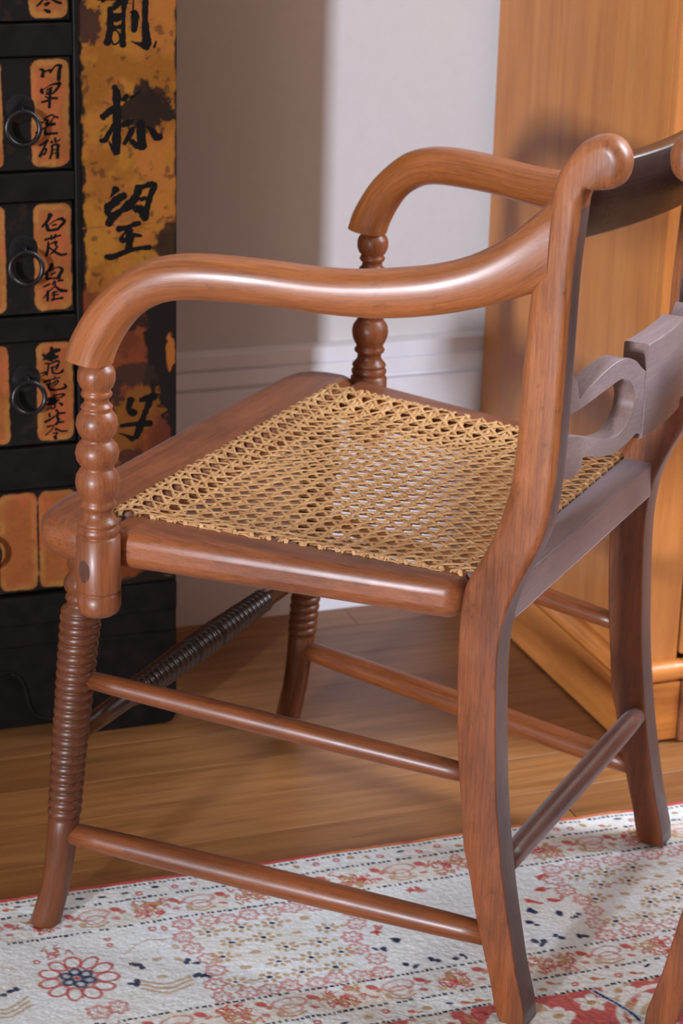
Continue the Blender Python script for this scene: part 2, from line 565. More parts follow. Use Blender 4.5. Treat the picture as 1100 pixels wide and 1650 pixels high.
def fbm(x, y, scale, seed=0, octaves=4):
    s, amp, tot = 0.0, 0.5, 0.0
    for k in range(octaves):
        s = s + amp * vnoise(x * scale, y * scale, seed + k * 17)
        tot += amp
        scale *= 2.1
        amp *= 0.55
    return s / tot

def lin(r, g, b):
    return np.array(srgb(r, g, b)[:3])

def sstep(a, b, x):
    t = np.clip((x - a) / (b - a), 0, 1)
    return t * t * (3 - 2 * t)

def blend(col, c, mask):
    col += (np.asarray(c) - col) * mask[..., None]

def painted_grid(name, x0, x1, z0, z1, step, y, paint, parent, relief=None):
    nx, nz = max(2, int(round((x1 - x0) / step))), max(2, int(round((z1 - z0) / step)))
    xs, zs = np.linspace(x0, x1, nx + 1), np.linspace(z0, z1, nz + 1)
    X, Zg = np.meshgrid(xs, zs)
    col = paint(X, Zg)
    yy = np.full(X.shape, y) if relief is None else y - relief(X, Zg)
    V = np.stack([X, yy, Zg], -1).reshape(-1, 3)
    idx = np.arange((nx + 1) * (nz + 1)).reshape(nz + 1, nx + 1)
    F = np.stack([idx[:-1, :-1], idx[:-1, 1:], idx[1:, 1:], idx[1:, :-1]], -1).reshape(-1, 4)
    return link_mesh(name, V, F.tolist(), M['ochre'], parent, None, True, col.reshape(-1, 3))

# ------------------------------------------------------------------ apothecary cabinet
CAB_X0, CAB_X1, CAB_YF, CAB_YB, CAB_H = -1.06, -0.113, 0.430, 0.698, 1.25
INK = [  # brush strokes on the cabinet front: (x, z, width) in tenths of a millimetre
 ('big', [[[-1878,8627,54],[-1879,8500,63],[-1885,8373,63],[-1917,8246,72]],[[-1900,8623,27],[-1838,8626,54],[-1776,8684,63],[-1715,8674,54]],[[-1723,8691,63],[-1729,8539,36],[-1736,8369,49],[-1740,8215,63]],[[-1883,8526,99],[-1804,8524,81],[-1742,8539,54]],[[-1884,8415,72],[-1805,8417,36],[-1752,8429,45]],[[-1867,8372,27],[-1823,8388,18],[-1779,8344,18],[-1779,8268,18],[-1842,8235,18],[-1876,8305,18]],[[-1653,8575,22],[-1605,8561,72],[-1605,8450,67],[-1615,8374,54]],[[-1617,8705,13],[-1624,8587,18]],[[-1484,8736,63],[-1484,8702,63],[-1490,8490,58],[-1477,8319,81],[-1468,8216,99]],[[-1460,8190,72],[-1540,8226,45],[-1593,8241,22],[-1646,8264,7]],[[-1969,8709,45],[-1934,8713,27]],[[-1365,8256,16],[-1388,8187,27]],[[-2013,8731,36],[-1714,8733,45],[-1396,8742,45]],[[-1714,8733,54],[-1715,8674,63]]]),
 ('big', [[[-1841,7778,45],[-1815,7699,81],[-1812,7525,85],[-1813,7351,90],[-1819,7176,90],[-1811,7034,63]],[[-1825,7035,54],[-1878,7117,31],[-1909,7180,11]],[[-1852,7544,54],[-1910,7495,72],[-1973,7445,85]],[[-1849,7352,45],[-1913,7250,49],[-1949,7190,54],[-2003,7184,36]],[[-1749,7619,36],[-1695,7669,54]],[[-1751,7348,54],[-1679,7372,54],[-1634,7392,27]],[[-1634,7308,54],[-1680,7214,54],[-1734,7137,36]],[[-1544,7375,72],[-1540,7252,85],[-1531,7092,99]],[[-1653,7168,54],[-1581,7104,63]],[[-1481,7324,18],[-1417,7273,54],[-1363,7200,81],[-1309,7198,54]],[[-1659,7641,27],[-1542,7715,22]]]),
 ('big', [[[-1828,6639,90],[-1856,6595,45],[-1897,6539,9]],[[-1729,6558,63],[-1793,6530,90],[-1866,6471,90],[-1939,6421,81]],[[-1948,6395,54],[-1903,6347,63],[-1849,6335,72]],[[-1922,6240,72],[-1876,6310,90],[-1776,6385,63],[-1684,6443,99],[-1602,6537,81],[-1565,6643,72]],[[-1601,6654,36],[-1529,6646,45],[-1437,6668,63],[-1373,6651,63]],[[-1392,6634,72],[-1438,6529,63],[-1475,6396,63],[-1503,6271,72]],[[-1547,6503,45],[-1493,6518,45]],[[-1612,6403,81],[-1530,6381,90],[-1521,6308,81]],[[-1814,6180,72],[-1713,6192,45],[-1622,6223,54],[-1558,6233,45]],[[-1686,6155,81],[-1678,6064,81],[-1687,5955,72]],[[-1778,6051,54],[-1733,6049,54],[-1641,6098,54],[-1540,6087,27]],[[-1787,6061,36],[-1732,6139,18]],[[-1953,5871,54],[-1871,5866,63],[-1734,5912,54],[-1587,5944,45],[-1439,5949,54]]]),
 ('big', [[[-1673,4173,84],[-1699,4060,60],[-1649,4005,84],[-1611,4008,48]],[[-1561,4150,48],[-1473,4168,72],[-1384,4187,84]],[[-1447,4128,72],[-1511,3980,66],[-1562,3831,72],[-1619,3694,66]],[[-1800,3858,36],[-1662,3865,48],[-1436,3858,66]],[[-1814,3770,12],[-1726,3730,30],[-1651,3684,72]]]),
 ('d0', [[[-2612,8721,17],[-2641,8687,23],[-2677,8660,17]],[[-2508,8726,17],[-2452,8698,29],[-2404,8685,21]],[[-2533,8696,17],[-2573,8677,38],[-2593,8682,17]],[[-2598,8623,13],[-2566,8607,33],[-2534,8595,33]],[[-2572,8728,21],[-2560,8723,21]],[[-2563,8774,17],[-2612,8721,17]],[[-2559,8774,17],[-2508,8726,18]]]),
 ('d1', [[[-2654,7984,20],[-2619,7971,33],[-2628,7906,37]],[[-2619,7945,15],[-2567,7970,18],[-2536,7961,41]],[[-2528,7965,16],[-2480,8017,18],[-2425,8015,33],[-2441,7969,37],[-2451,7858,33]]]),
 ('d1', [[[-2642,7775,24],[-2639,7744,41],[-2623,7717,16]],[[-2630,7759,11],[-2539,7810,13],[-2451,7823,33],[-2440,7815,45]],[[-2444,7799,33],[-2501,7731,20],[-2541,7710,16]],[[-2587,7758,15],[-2523,7783,18]],[[-2591,7735,15],[-2524,7748,16]],[[-2596,7712,16],[-2509,7724,20]],[[-2604,7689,15],[-2565,7672,16],[-2470,7664,28]],[[-2645,7628,23],[-2581,7641,23],[-2557,7648,18]],[[-2543,7780,23],[-2550,7702,28],[-2559,7566,31]]]),
 ('d1', [[[-2617,7440,20],[-2561,7477,18],[-2521,7483,20],[-2509,7459,15],[-2538,7421,11]],[[-2501,7463,18],[-2462,7453,23]],[[-2609,7432,16],[-2577,7423,20],[-2594,7384,23],[-2554,7390,18],[-2530,7421,16]],[[-2689,7400,23],[-2625,7409,20]],[[-2578,7376,24],[-2499,7384,31]],[[-2715,7295,15],[-2611,7346,18],[-2571,7368,15]],[[-2603,7330,23],[-2608,7283,31],[-2548,7280,24],[-2477,7281,26]]]),
 ('d1', [[[-2674,7152,23],[-2630,7174,20],[-2581,7207,28]],[[-2598,7188,24],[-2639,7103,24],[-2676,7030,31]],[[-2643,7103,15],[-2599,7109,20],[-2624,7055,20],[-2648,7056,15]],[[-2501,7231,23],[-2498,7184,24]],[[-2542,7193,28],[-2534,7173,15]],[[-2442,7213,12],[-2478,7191,16]],[[-2551,7139,16],[-2495,7160,23],[-2455,7142,28]],[[-2535,7138,20],[-2540,7075,23],[-2561,7005,23]],[[-2471,7143,31],[-2476,7072,33],[-2477,7005,33]],[[-2536,7099,12],[-2480,7104,12]],[[-2540,7059,12],[-2480,7064,12]]]),
 ('d2', [[[-2569,6378,49],[-2598,6316,37],[-2664,6243,16]],[[-2611,6268,28],[-2600,6211,41],[-2560,6200,28],[-2479,6212,31]],[[-2583,6266,11],[-2509,6311,15],[-2444,6323,31],[-2413,6289,31],[-2470,6228,33]],[[-2551,6256,18],[-2502,6262,18]]]),
 ('d2', [[[-2634,6095,28],[-2569,6112,23],[-2456,6138,20]],[[-2565,6144,20],[-2558,6091,23]],[[-2516,6149,23],[-2529,6101,23]],[[-2598,6073,18],[-2604,5984,31],[-2622,5912,28]],[[-2587,6040,15],[-2505,6067,26],[-2522,6028,16],[-2498,6010,20],[-2540,5956,24],[-2581,5926,11]],[[-2587,6007,13],[-2516,5946,23],[-2451,5913,28],[-2390,5922,23]]]),
 ('d2', [[[-2562,5818,33],[-2575,5770,37],[-2650,5701,16]],[[-2617,5724,28],[-2618,5650,33],[-2578,5651,20],[-2472,5649,28]],[[-2601,5731,11],[-2502,5774,16],[-2446,5745,34],[-2488,5666,34]],[[-2569,5696,16],[-2519,5717,15]]]),
 ('d2', [[[-2440,5622,24],[-2497,5617,20]],[[-2537,5620,18],[-2563,5572,15]],[[-2661,5558,18],[-2587,5590,23]],[[-2525,5611,18],[-2539,5554,16],[-2605,5501,16],[-2663,5431,13]],[[-2613,5510,28],[-2619,5395,31]],[[-2530,5562,15],[-2474,5509,33],[-2397,5495,28]],[[-2564,5482,16],[-2507,5494,18]],[[-2573,5458,15],[-2491,5460,18]],[[-2540,5497,23],[-2549,5415,20]],[[-2574,5404,31],[-2508,5412,20],[-2443,5420,28]]]),
 ('d3', [[[-2584,4844,41],[-2576,4802,41]],[[-2535,4807,49],[-2486,4812,28]],[[-2684,4776,23],[-2660,4749,31],[-2618,4763,49],[-2569,4776,65]],[[-2685,4709,16],[-2619,4746,41],[-2553,4733,65]],[[-2668,4725,15],[-2595,4711,33],[-2512,4738,33]],[[-2652,4715,13],[-2578,4693,28]]]),
 ('d3', [[[-2661,4665,18],[-2595,4660,18],[-2521,4688,23],[-2496,4661,23]],[[-2620,4645,23],[-2630,4587,18],[-2647,4521,23]],[[-2713,4551,16],[-2663,4564,18],[-2630,4570,15]],[[-2705,4517,11],[-2630,4562,16]],[[-2596,4610,23],[-2538,4622,16],[-2505,4645,18],[-2539,4580,16]],[[-2580,4617,18],[-2573,4549,23],[-2515,4536,20],[-2465,4557,28],[-2452,4581,15]]]),
 ('d3', [[[-2674,4447,28],[-2607,4467,18],[-2491,4487,16]],[[-2624,4477,15],[-2608,4433,15]],[[-2553,4505,18],[-2549,4479,20]],[[-2650,4411,16],[-2583,4423,16],[-2525,4452,23],[-2517,4426,18],[-2567,4396,18]],[[-2625,4417,18],[-2617,4366,28],[-2568,4345,23],[-2493,4347,23],[-2427,4367,33],[-2447,4411,11]]]),
 ('d3', [[[-2561,4285,23],[-2570,4243,18]],[[-2544,4283,18],[-2445,4284,23],[-2487,4244,18]],[[-2553,4250,15],[-2478,4252,15]],[[-2661,4251,15],[-2595,4245,28],[-2545,4232,24]],[[-2661,4225,20],[-2587,4219,28]],[[-2696,4160,13],[-2604,4203,23],[-2512,4221,23]],[[-2629,4180,33],[-2563,4183,28],[-2529,4205,18]],[[-2562,4191,23],[-2555,4139,20],[-2597,4117,18]],[[-2647,4113,15],[-2597,4143,15]],[[-2513,4187,15],[-2471,4166,24],[-2488,4151,18]]]),
 ('d3', [[[-2623,4068,23],[-2619,4025,23]],[[-2674,3970,31],[-2607,3998,24],[-2540,4044,16]],[[-2547,4104,28],[-2523,4076,23],[-2532,4017,33],[-2516,3982,31],[-2550,3933,16]],[[-2515,4059,23],[-2440,4061,23]],[[-2533,3949,18],[-2458,3955,23]]]),
 ('d3', [[[-2651,3908,26],[-2592,3920,18],[-2525,3931,16]],[[-2576,3909,15],[-2601,3869,13],[-2669,3810,15]],[[-2559,3891,16],[-2493,3846,20],[-2414,3839,15]],[[-2560,3865,15],[-2543,3859,15]],[[-2586,3824,18],[-2535,3828,18],[-2553,3795,20]],[[-2569,3788,33],[-2549,3756,33]]]),
]

cab = tag(empty('apothecary_cabinet', (0, 0, 0)), 'tall black lacquered apothecary cabinet with ochre panels and brush calligraphy', 'cabinet')

def ink_char(strokes, parent, y):
    V, F = [], []
    for si, st in enumerate(strokes):
        p = np.array(st, float) * 1e-4
        if len(p) == 2:
            p = np.vstack([p[0], p.mean(0), p[1]])
        p = smooth_open(p, 5)
        d = np.gradient(p[:, :2], axis=0)
        d /= np.linalg.norm(d, axis=1)[:, None] + 1e-9
        nrm = np.stack([-d[:, 1], d[:, 0]], 1)
        rag = 1 + 0.10 * rng.standard_normal(len(p))
        h = np.maximum(p[:, 2], 5e-4) * (0.585 if p[:, 2].max() > 4e-3 else 0.56) * rag
        pts = []
        for e, s in ((0, -1), (-1, 1)):
            pts.append(p[e, :2] + s * d[e] * h[e] * 0.55)
        rows = [(pts[0], nrm[0], h[0] * 0.45)] + [(p[i, :2], nrm[i], h[i]) for i in range(len(p))] + [(pts[1], nrm[-1], h[-1] * 0.45)]
        b = len(V)
        for c, nn, hh in rows:
            for s in (-1, 1):
                q = c + s * nn * hh
                V.append((q[0], y - 0.00025 - si * 0.00003, q[1]))
        for i in range(len(rows) - 1):
            a = b + 2 * i
            F.append((a, a + 1, a + 3, a + 2))
    return link_mesh('brush_character', V, F, M['ink'], parent, None, False)

OCH, OCH2, DARK, RUST = lin(128, 81, 25), lin(108, 62, 18), lin(22, 15, 12), lin(92, 42, 19)
def paint_stile(X, Zg):
    col = np.empty(X.shape + (3,))
    col[:] = OCH
    n = fbm(X, Zg, 30, 1)
    blend(col, OCH2, sstep(0.42, 0.62, n) * 0.8)
    blend(col, lin(140, 78, 36), sstep(0.5, 0.66, fbm(X, Zg, 22, 9)) * 0.5)
    blend(col, DARK, sstep(0.62, 0.74, fbm(X, Zg, 120, 3)) * 0.55)
    e = fbm(X, Zg, 90, 5)
    # dark worn edges and borders
    blend(col, DARK, sstep(0.0, 0.0035, (X - (CAB_X1 - 0.0035)) + (e - 0.5) * 0.006))
    blend(col, DARK, sstep(0.0, 0.003, (-0.2175 - X) + (e - 0.5) * 0.012))
    def blot(cx, cz, rx, rz, c=DARK, k=0.9, rough=0.9):
        d = np.sqrt(((X - cx) / rx) ** 2 + ((Zg - cz) / rz) ** 2) + (fbm(X, Zg, 170, int(cx * 9000) % 97 + 3, 5) - 0.5) * rough * 1.25
        blend(col, c, (1 - sstep(0.82, 1.05, d)) * k)
    blot(-0.147, 0.7465, 0.036, 0.0225, lin(24, 15, 11), 0.97)
    blot(-0.150, 0.7700, 0.013, 0.012, lin(27, 16, 12), 0.95)
    blot(-0.136, 0.765, 0.012, 0.010, lin(27, 16, 12), 0.9)
    blot(-0.214, 0.846, 0.016, 0.024, lin(46, 25, 19), 0.95)
    blot(-0.119, 0.600, 0.020, 0.026)
    blot(-0.176, 0.640, 0.012, 0.020, lin(110, 66, 32), 0.5)
    # the worn lower half: rust red ground, black patches
    low = 1 - sstep(0.540, 0.556, Zg + (fbm(X, Zg, 60, 21) - 0.5) * 0.05)
    blend(col, RUST, low * 0.95)
    blend(col, lin(70, 30, 17), low * sstep(0.45, 0.65, fbm(X, Zg, 35, 31)) * 0.7)
    blend(col, DARK, low * sstep(0.0, 0.006, (X + 0.1520) + (fbm(X, Zg, 55, 41) - 0.5) * 0.022 + np.clip((0.43 - Zg), 0, 0.1) * -0.12))
    blot(-0.170, 0.510, 0.028, 0.012)
    blot(-0.120, 0.470, 0.006, 0.022, lin(140, 78, 30), 0.9, 0.7)
    blot(-0.165, 0.446, 0.034, 0.014, lin(38, 24, 18), 0.85)
    blot(-0.190, 0.425, 0.016, 0.020, lin(38, 24, 18), 0.85)
    blot(-0.158, 0.402, 0.030, 0.030, OCH2 * 0.85, 0.9)
    blot(-0.180, 0.370, 0.022, 0.028, OCH2 * 0.85, 0.85)
    blot(-0.165, 0.345, 0.020, 0.014, lin(52, 26, 18), 0.9)
    blot(-0.135, 0.352, 0.016, 0.050, lin(90, 40, 20), 0.7)
    b = 1 - sstep(0.200, 0.212, Zg + (fbm(X, Zg, 40, 51) - 0.5) * 0.06)
    blend(col, lin(24, 17, 13), b)
    blend(col, lin(96, 78, 52), sstep(0.70, 0.78, fbm(X, Zg, 150, 77)) * 0.35 * b)
    # one thin crack line across the panel
    blend(col, lin(104, 58, 26), (np.abs(Zg - 0.622 - 0.02 * (X + 0.17)) < 0.0008) * 0.7)
    return np.clip(col, 0, 1)

body = box('body', CAB_X0, CAB_X1, CAB_YF + 0.021, CAB_YB, 0.13, CAB_H, M['lacquer'], cab, 0.004)
stile = painted_grid('corner_panel', -0.2235, CAB_X1, 0.13, 1.02, 0.0011, CAB_YF, paint_stile, cab)
box('corner_panel_core', -0.2235, CAB_X1 - 0.0002, CAB_YF + 0.0002, CAB_YF + 0.02, 0.13, 1.02, M['lacquer'], stile)
stile2 = painted_grid('corner_panel', CAB_X0, CAB_X0 + 0.11, 0.13, 1.02, 0.004, CAB_YF, lambda X, Zg: paint_stile(X - CAB_X0 - 0.2235, Zg), cab)
for key, strokes in INK:
    if key == 'big':
        ink_char(strokes, stile, CAB_YF)
# post between the drawers and the calligraphy panel, and the rails between rows
box('upright', -0.2300, -0.2235, CAB_YF - 0.003, CAB_YF + 0.02, 0.13, CAB_H - 0.02, M['lacquer'], cab, 0.0015)
ROWS = [(0.8495, 0.975), (0.6875, 0.8125), (0.5245, 0.6535), (0.370, 0.494)]
for z0, z1 in ((0.975, 1.01), (0.8125, 0.8495), (0.6535, 0.6875), (0.494, 0.5245), (0.318, 0.370)):
    box('rail', CAB_X0 + 0.11, -0.2300, CAB_YF - 0.002, CAB_YF + 0.02, z0 + 0.001, z1 - 0.001, M['lacquer'], cab, 0.0015)

def label_paint(x0, x1, z0, z1, patches, seed):
    def f(X, Zg):
        col = np.empty(X.shape + (3,))
        col[:] = lin(17, 13, 11)
        blend(col, lin(38, 26, 19), sstep(0.55, 0.75, fbm(X, Zg, 80, seed + 5)) * 0.6)
        for (a, b, c, d) in patches:
            r = 0.009
            dx = np.maximum(np.abs(X - (a + b) / 2) - (b - a) / 2 + r, 0)
            dz = np.maximum(np.abs(Zg - (c + d) / 2) - (d - c) / 2 + r, 0)
            dd = np.sqrt(dx * dx + dz * dz) - r + (fbm(X, Zg, 150, seed) - 0.5) * 0.0030
            m = 1 - sstep(-0.0006, 0.0006, dd)
            patch = np.empty(X.shape + (3,))
            patch[:] = lin(136, 88, 42)
            inner = 1 - sstep(-0.009, -0.004, dd)
            blend(patch, lin(122, 64, 30), inner * 0.75)
            blend(patch, lin(122, 64, 30), sstep(0.48, 0.66, fbm(X, Zg, 55, seed + 2)) * 0.6)
            blend(patch, lin(148, 70, 42), sstep(0.5, 0.66, fbm(X, Zg, 40, seed + 8)) * 0.5)
            blend(col, patch, m)
        return np.clip(col, 0, 1)
    return f

def ring_handle(parent, x, zc, y, r=0.0182, tilt=0.10, ztop=None):
    th = np.linspace(0, 2 * PI, 14, endpoint=False)
    plate = link_mesh('back_plate', [(x, y - 0.0045, zc + r + 0.001)] + [(x + 0.0165 * math.cos(t), y - 0.0008, zc + r + 0.001 + 0.0165 * math.sin(t)) for t in th],
                      [(0, i + 1, (i + 1) % 14 + 1) for i in range(14)], M['iron'], parent)
    cy = y - 0.009
    pth = [(x + r * math.sin(t), cy - 0.003 - tilt * r * (1 - math.cos(t)), zc + r * math.cos(t)) for t in np.linspace(0, 2 * PI, 41)]
    tube('ring_pull', pth, 0.0028, M['iron'], parent, 8, False)
    tube('staple', [(x, y + 0.002, zc + r + 0.004), (x, y - 0.006, zc + r + 0.004), (x, y - 0.012, zc + r + 0.001), (x, y - 0.011, zc + r - 0.004), (x, y - 0.004, zc + r - 0.005)], 0.0021, M['iron'], parent, 8)

COLW = 0.1195
DY = CAB_YF + 0.004
for ri, (z0, z1) in enumerate(ROWS):
    for ci in range(6):
        xr = -0.2315 - ci * (COLW + 0.006)
        xl = xr - COLW + 0.003
        dr = box('drawer', xl, xr, DY + 0.0006, DY + 0.016, z0 + 0.0012, z1 - 0.0012, M['lacquer'], cab, 0.001)
        g1, g2 = (xr - 0.0445, xr - 0.0025), (xl + 0.002, xl + 0.040)
        zp = (z0 + 0.004, z1 - 0.0035)
        painted_grid('face', xl + 0.0004, xr - 0.0004, z0 + 0.0015, z1 - 0.0015, 0.0009 if ci == 0 else 0.004, DY,
                     label_paint(xl, xr, z0, z1, [(*g1, *zp), (*g2, *zp)], 11 * ri + 7 * ci), dr)
        xc = (xl + xr) / 2 + 0.0015
        ring_handle(dr, xc, (0.7375, 0.7375, 0.5815, 0.4315)[ri] if ri else 0.90, DY)
        if ci == 0:
            for key, strokes in INK:
                if key == 'd%d' % ri:
                    ink_char(strokes, dr, DY)
# the wide bottom drawers
for ci in range(3):
    xr = -0.2315 - ci * 0.246
    xl = xr - 0.240
    dr = box('wide_drawer', xl, xr, DY + 0.0006, DY + 0.016, 0.190, 0.316, M['lacquer'], cab, 0.001)
    pt = [(xr - 0.0465 * (k + 1) + 0.001, xr - 0.0465 * k - 0.0012, 0.193, 0.3125) for k in range(2)] + [(xl + 0.0465 * k + 0.0012, xl + 0.0465 * (k + 1) - 0.001, 0.193, 0.3125) for k in range(2)]
    painted_grid('face', xl + 0.0004, xr - 0.0004, 0.1905, 0.3155, 0.0012 if ci == 0 else 0.004, DY, label_paint(xl, xr, 0.19, 0.316, pt, 90 + ci), dr)
    ring_handle(dr, (xl + xr) / 2 + 0.006, 0.246, DY, 0.019)
# base: moulded sill and the shaped apron with bracket feet
box('sill', CAB_X0, CAB_X1 + 0.0, CAB_YF - 0.006, CAB_YB, 0.150, 0.188, M['lacquer'], cab, 0.003)
box('sill_band', CAB_X0, CAB_X1 + 0.0, CAB_YF - 0.002, CAB_YB, 0.122, 0.150, M['lacquer'], cab, 0.002)
half = [(-0.113, 0.123), (-0.113, 0.012), (-0.118, 0.003), (-0.128, 0.0), (-0.150, 0.0), (-0.232, 0.0), (-0.248, 0.004), (-0.258, 0.018), (-0.270, 0.0255), (-0.284, 0.030), (-0.2935, 0.044), (-0.2975, 0.062), (-0.303, 0.079), (-0.314, 0.089), (-0.330, 0.092)]
mid = (CAB_X0 + CAB_X1) / 2
ap = half + [(2 * mid - x, z) for x, z in half[::-1]]
prism('apron', ap, CAB_YF - 0.003, CAB_YF + 0.022, lambda p, h: (p[0], h, p[1]), M['lacquer'], cab, bev=0.0015, segs=2)
tube('apron_bead', smooth_open([(x, CAB_YF - 0.0035, z + 0.001) for x, z in half[7:]] + [(-0.5, CAB_YF - 0.0035, 0.093), (2 * mid + 0.33, CAB_YF - 0.0035, 0.093)], 4), 0.0022, M['lacquer'], cab, 8)
box('base_board', CAB_X0 + 0.026, CAB_X1 - 0.026, CAB_YF + 0.030, CAB_YF + 0.042, 0.004, 0.125, M['lacquer'], cab)
for xx in (CAB_X0 + 0.001, CAB_X1 - 0.026):
    box('side_foot', xx, xx + 0.025, CAB_YF + 0.02, CAB_YB, 0.0, 0.125, M['lacquer'], cab, 0.002)

# ------------------------------------------------------------------ wardrobe
WX, WYF, WYB, WH = 0.392, 0.215, 0.700, 1.95
war = tag(empty('pine_wardrobe', (0, 0, 0)), 'tall honey coloured pine wardrobe standing against the wall behind the chair', 'wardrobe')
box('side_panel', WX, WX + 0.02, WYF + 0.0125, WYB, 0.02, WH, M['pine'], war, 0.001, seed=0.3)
box('front_stile', WX, WX + 0.058, WYF - 0.002, WYF + 0.012, 0.02, WH, M['pine'], war, 0.002, seed=1.7)
box('carcass', WX + 0.02, WX + 0.98, WYF + 0.022, WYB, 0.03, WH, M['pine'], war, 0.001)
door = box('door', WX + 0.0615, WX + 0.50, WYF - 0.004, WYF + 0.020, 0.110, WH - 0.05, M['pine_dark'], war, 0.003, seed=2.9)
box('door', WX + 0.502, WX + 0.935, WYF - 0.004, WYF + 0.020, 0.110, WH - 0.05, M['pine_dark'], war, 0.003, seed=5.1)
box('front_stile', WX + 0.938, WX + 1.0, WYF - 0.002, WYF + 0.022, 0.02, WH, M['pine'], war, 0.004, seed=7.7)
# plinth and its rounded bead
box('plinth_side', WX - 0.012, WX + 0.0, WYF - 0.001, WYB, 0.004, 0.080, M['pine_dark'], war, 0.001, 'y', 0.9)
box('plinth_front', WX - 0.012, WX + 0.0590, WYF - 0.014, WYF - 0.001, 0.004, 0.080, M['pine_dark'], war, 0.001, 'x', 1.9)
def bead_profile():
    a = np.linspace(-PI / 2, PI / 2, 9)
    return [(0.0125 * math.cos(t) + 0.0045, 0.0925 + 0.0125 * math.sin(t) * (1 if t > 0 else 1.0)) for t in a]
prf = bead_profile()
def bead(name, pts, parent):
    """Sweep the bead along a plan polyline with outward normals given per point."""
    V, F, G = [], [], []
    n = len(prf) + 2
    s = 0
    for i, ((x, y), (nx, ny)) in enumerate(pts):
        if i: s += math.hypot(x - pts[i - 1][0][0], y - pts[i - 1][0][1])
        for (o, z) in [(0, prf[0][1])] + prf + [(0, prf[-1][1])]:
            V.append((x + nx * o, y + ny * o, z)); G.append((o + 3, z, s))
    for i in range(len(pts) - 1):
        for j in range(n - 1):
            F.append((i * n + j, i * n + j + 1, (i + 1) * n + j + 1, (i + 1) * n + j))
    F.append(tuple(range(n))); F.append(tuple((len(pts) - 1) * n + j for j in range(n))[::-1])
    o = link_mesh(name, V, F, M['pine_dark'], parent, G)
    o.data.set_sharp_from_angle(angle=math.radians(40))
    return o
bead('bead_moulding', [((WX, WYB), (-1, 0)), ((WX, WYF - 0.002), (-1, -1)), ((WX + 0.050, WYF - 0.002), (0, -1)), ((WX + 0.0585, WYF - 0.002), (0.5, -0.85)), ((WX + 0.0600, WYF - 0.002), (0.3, -0.3))], war)
bead('bead_moulding', [((WX + 0.0635, WYF - 0.003), (0, -1)), ((WX + 0.94, WYF - 0.003), (0, -1))], war)
pd = box('plinth_drawer', WX + 0.0605, WX + 0.94, WYF - 0.0195, WYF - 0.001, 0.001, 0.079, M['strip'], war, 0.0025, 'x', 4.2)
for k, (dx, dz) in enumerate(((0.010, 0.069), (0.012, 0.060), (0.009, 0.050), (0.012, 0.042), (0.010, 0.030), (0.013, 0.020))):
    x, z = WX + 0.0605 + dx, dz
    V = [(x, WYF - 0.0210, z)] + [(x + 0.0017 * math.cos(t), WYF - 0.0196, z + 0.0017 * math.sin(t)) for t in np.linspace(0, 2 * PI, 9)[:-1]]
    link_mesh('nail', V, [(0, i + 1, (i + 1) % 8 + 1) for i in range(8)], M['nail'], pd)
box('plinth_side', WX + 1.0, WX + 1.012, WYF - 0.001, WYB, 0.004, 0.080, M['pine_dark'], war, 0.001, 'y', 0.9)
box('cornice', WX - 0.03, WX + 1.03, WYF - 0.035, WYB, WH, WH + 0.05, M['pine_dark'], war, 0.01, 'x')
for dx in (0.468, 0.535):
    lathe('knob', [(WYF - 0.030, 0.004), (WYF - 0.028, 0.011), (WYF - 0.020, 0.013), (WYF - 0.013, 0.008), (WYF - 0.003, 0.008)], M['strip'], war, 14,
          axis='z').matrix_local = Matrix.Translation((WX + dx, 0, 1.0)) @ Matrix(((1, 0, 0, 0), (0, 0, 1, 0), (0, -1, 0, 0), (0, 0, 0, 1)))

# ------------------------------------------------------------------ rug
CREAM, RED, PINK, TAN, NAVY, ORNG = lin(226, 232, 233), lin(190, 74, 66), lin(196, 118, 112), lin(188, 154, 112), lin(42, 52, 84), lin(196, 120, 86)
def axis_steps(a, b, c, d, fine, coarse):
    return np.unique(np.r_[np.arange(a, b, coarse), np.arange(b, c, fine), np.arange(c, d + coarse, coarse)].round(5))
RA = axis_steps(-0.90, -0.47, 0.45, 0.90, 0.0016, 0.010)
RB = axis_steps(-0.008, -0.008, 0.40, 1.20, 0.0016, 0.010)
A, B = np.meshgrid(RA, RB)
wa, wb = A + (fbm(A, B, 60, 3) - 0.5) * 0.005, B + (fbm(A, B, 45, 8) - 0.5) * 0.005
rug_col = np.empty(A.shape + (3,))
rug_col[:] = CREAM
blend(rug_col, lin(214, 200, 174), sstep(0.45, 0.7, fbm(A, B, 18, 2)) * 0.32)
def win(cx, cy, r):
    i0, i1 = np.searchsorted(RA, [cx - r, cx + r])
    j0, j1 = np.searchsorted(RB, [cy - r, cy + r])
    return slice(j0, j1), slice(i0, i1)
def stamp(cx, cy, rad, c, fn, k=1.0):
    s = win(cx, cy, rad + 0.005)
    if rug_col[s].size == 0:
        return
    x, y = wa[s] - cx, wb[s] - cy
    m = np.clip(fn(x, y), 0, 1) * k
    sub = rug_col[s]
    sub += (c - sub) * m[..., None]
soft = 0.0006
def disc(cx, cy, rx, ry, c, rot=0.0, k=1.0):
    ca, sa = math.cos(rot), math.sin(rot)
    def f(x, y):
        u, v = (x * ca + y * sa) / rx, (-x * sa + y * ca) / ry
        return 1 - sstep(0.8, 1.1, np.sqrt(u * u + v * v))
    stamp(cx, cy, max(rx, ry) * 1.3, c, f, k)
def ring(cx, cy, rx, ry, wd, c, rot=0.0, k=1.0):
    ca, sa = math.cos(rot), math.sin(rot)
    r0 = (rx + ry) / 2
    def f(x, y):
        u, v = (x * ca + y * sa) / rx, (-x * sa + y * ca) / ry
        return 1 - sstep(wd * 0.4, wd * 0.8, np.abs(np.sqrt(u * u + v * v) - 1) * r0)
    stamp(cx, cy, max(rx, ry) * 1.4, c, f, k)
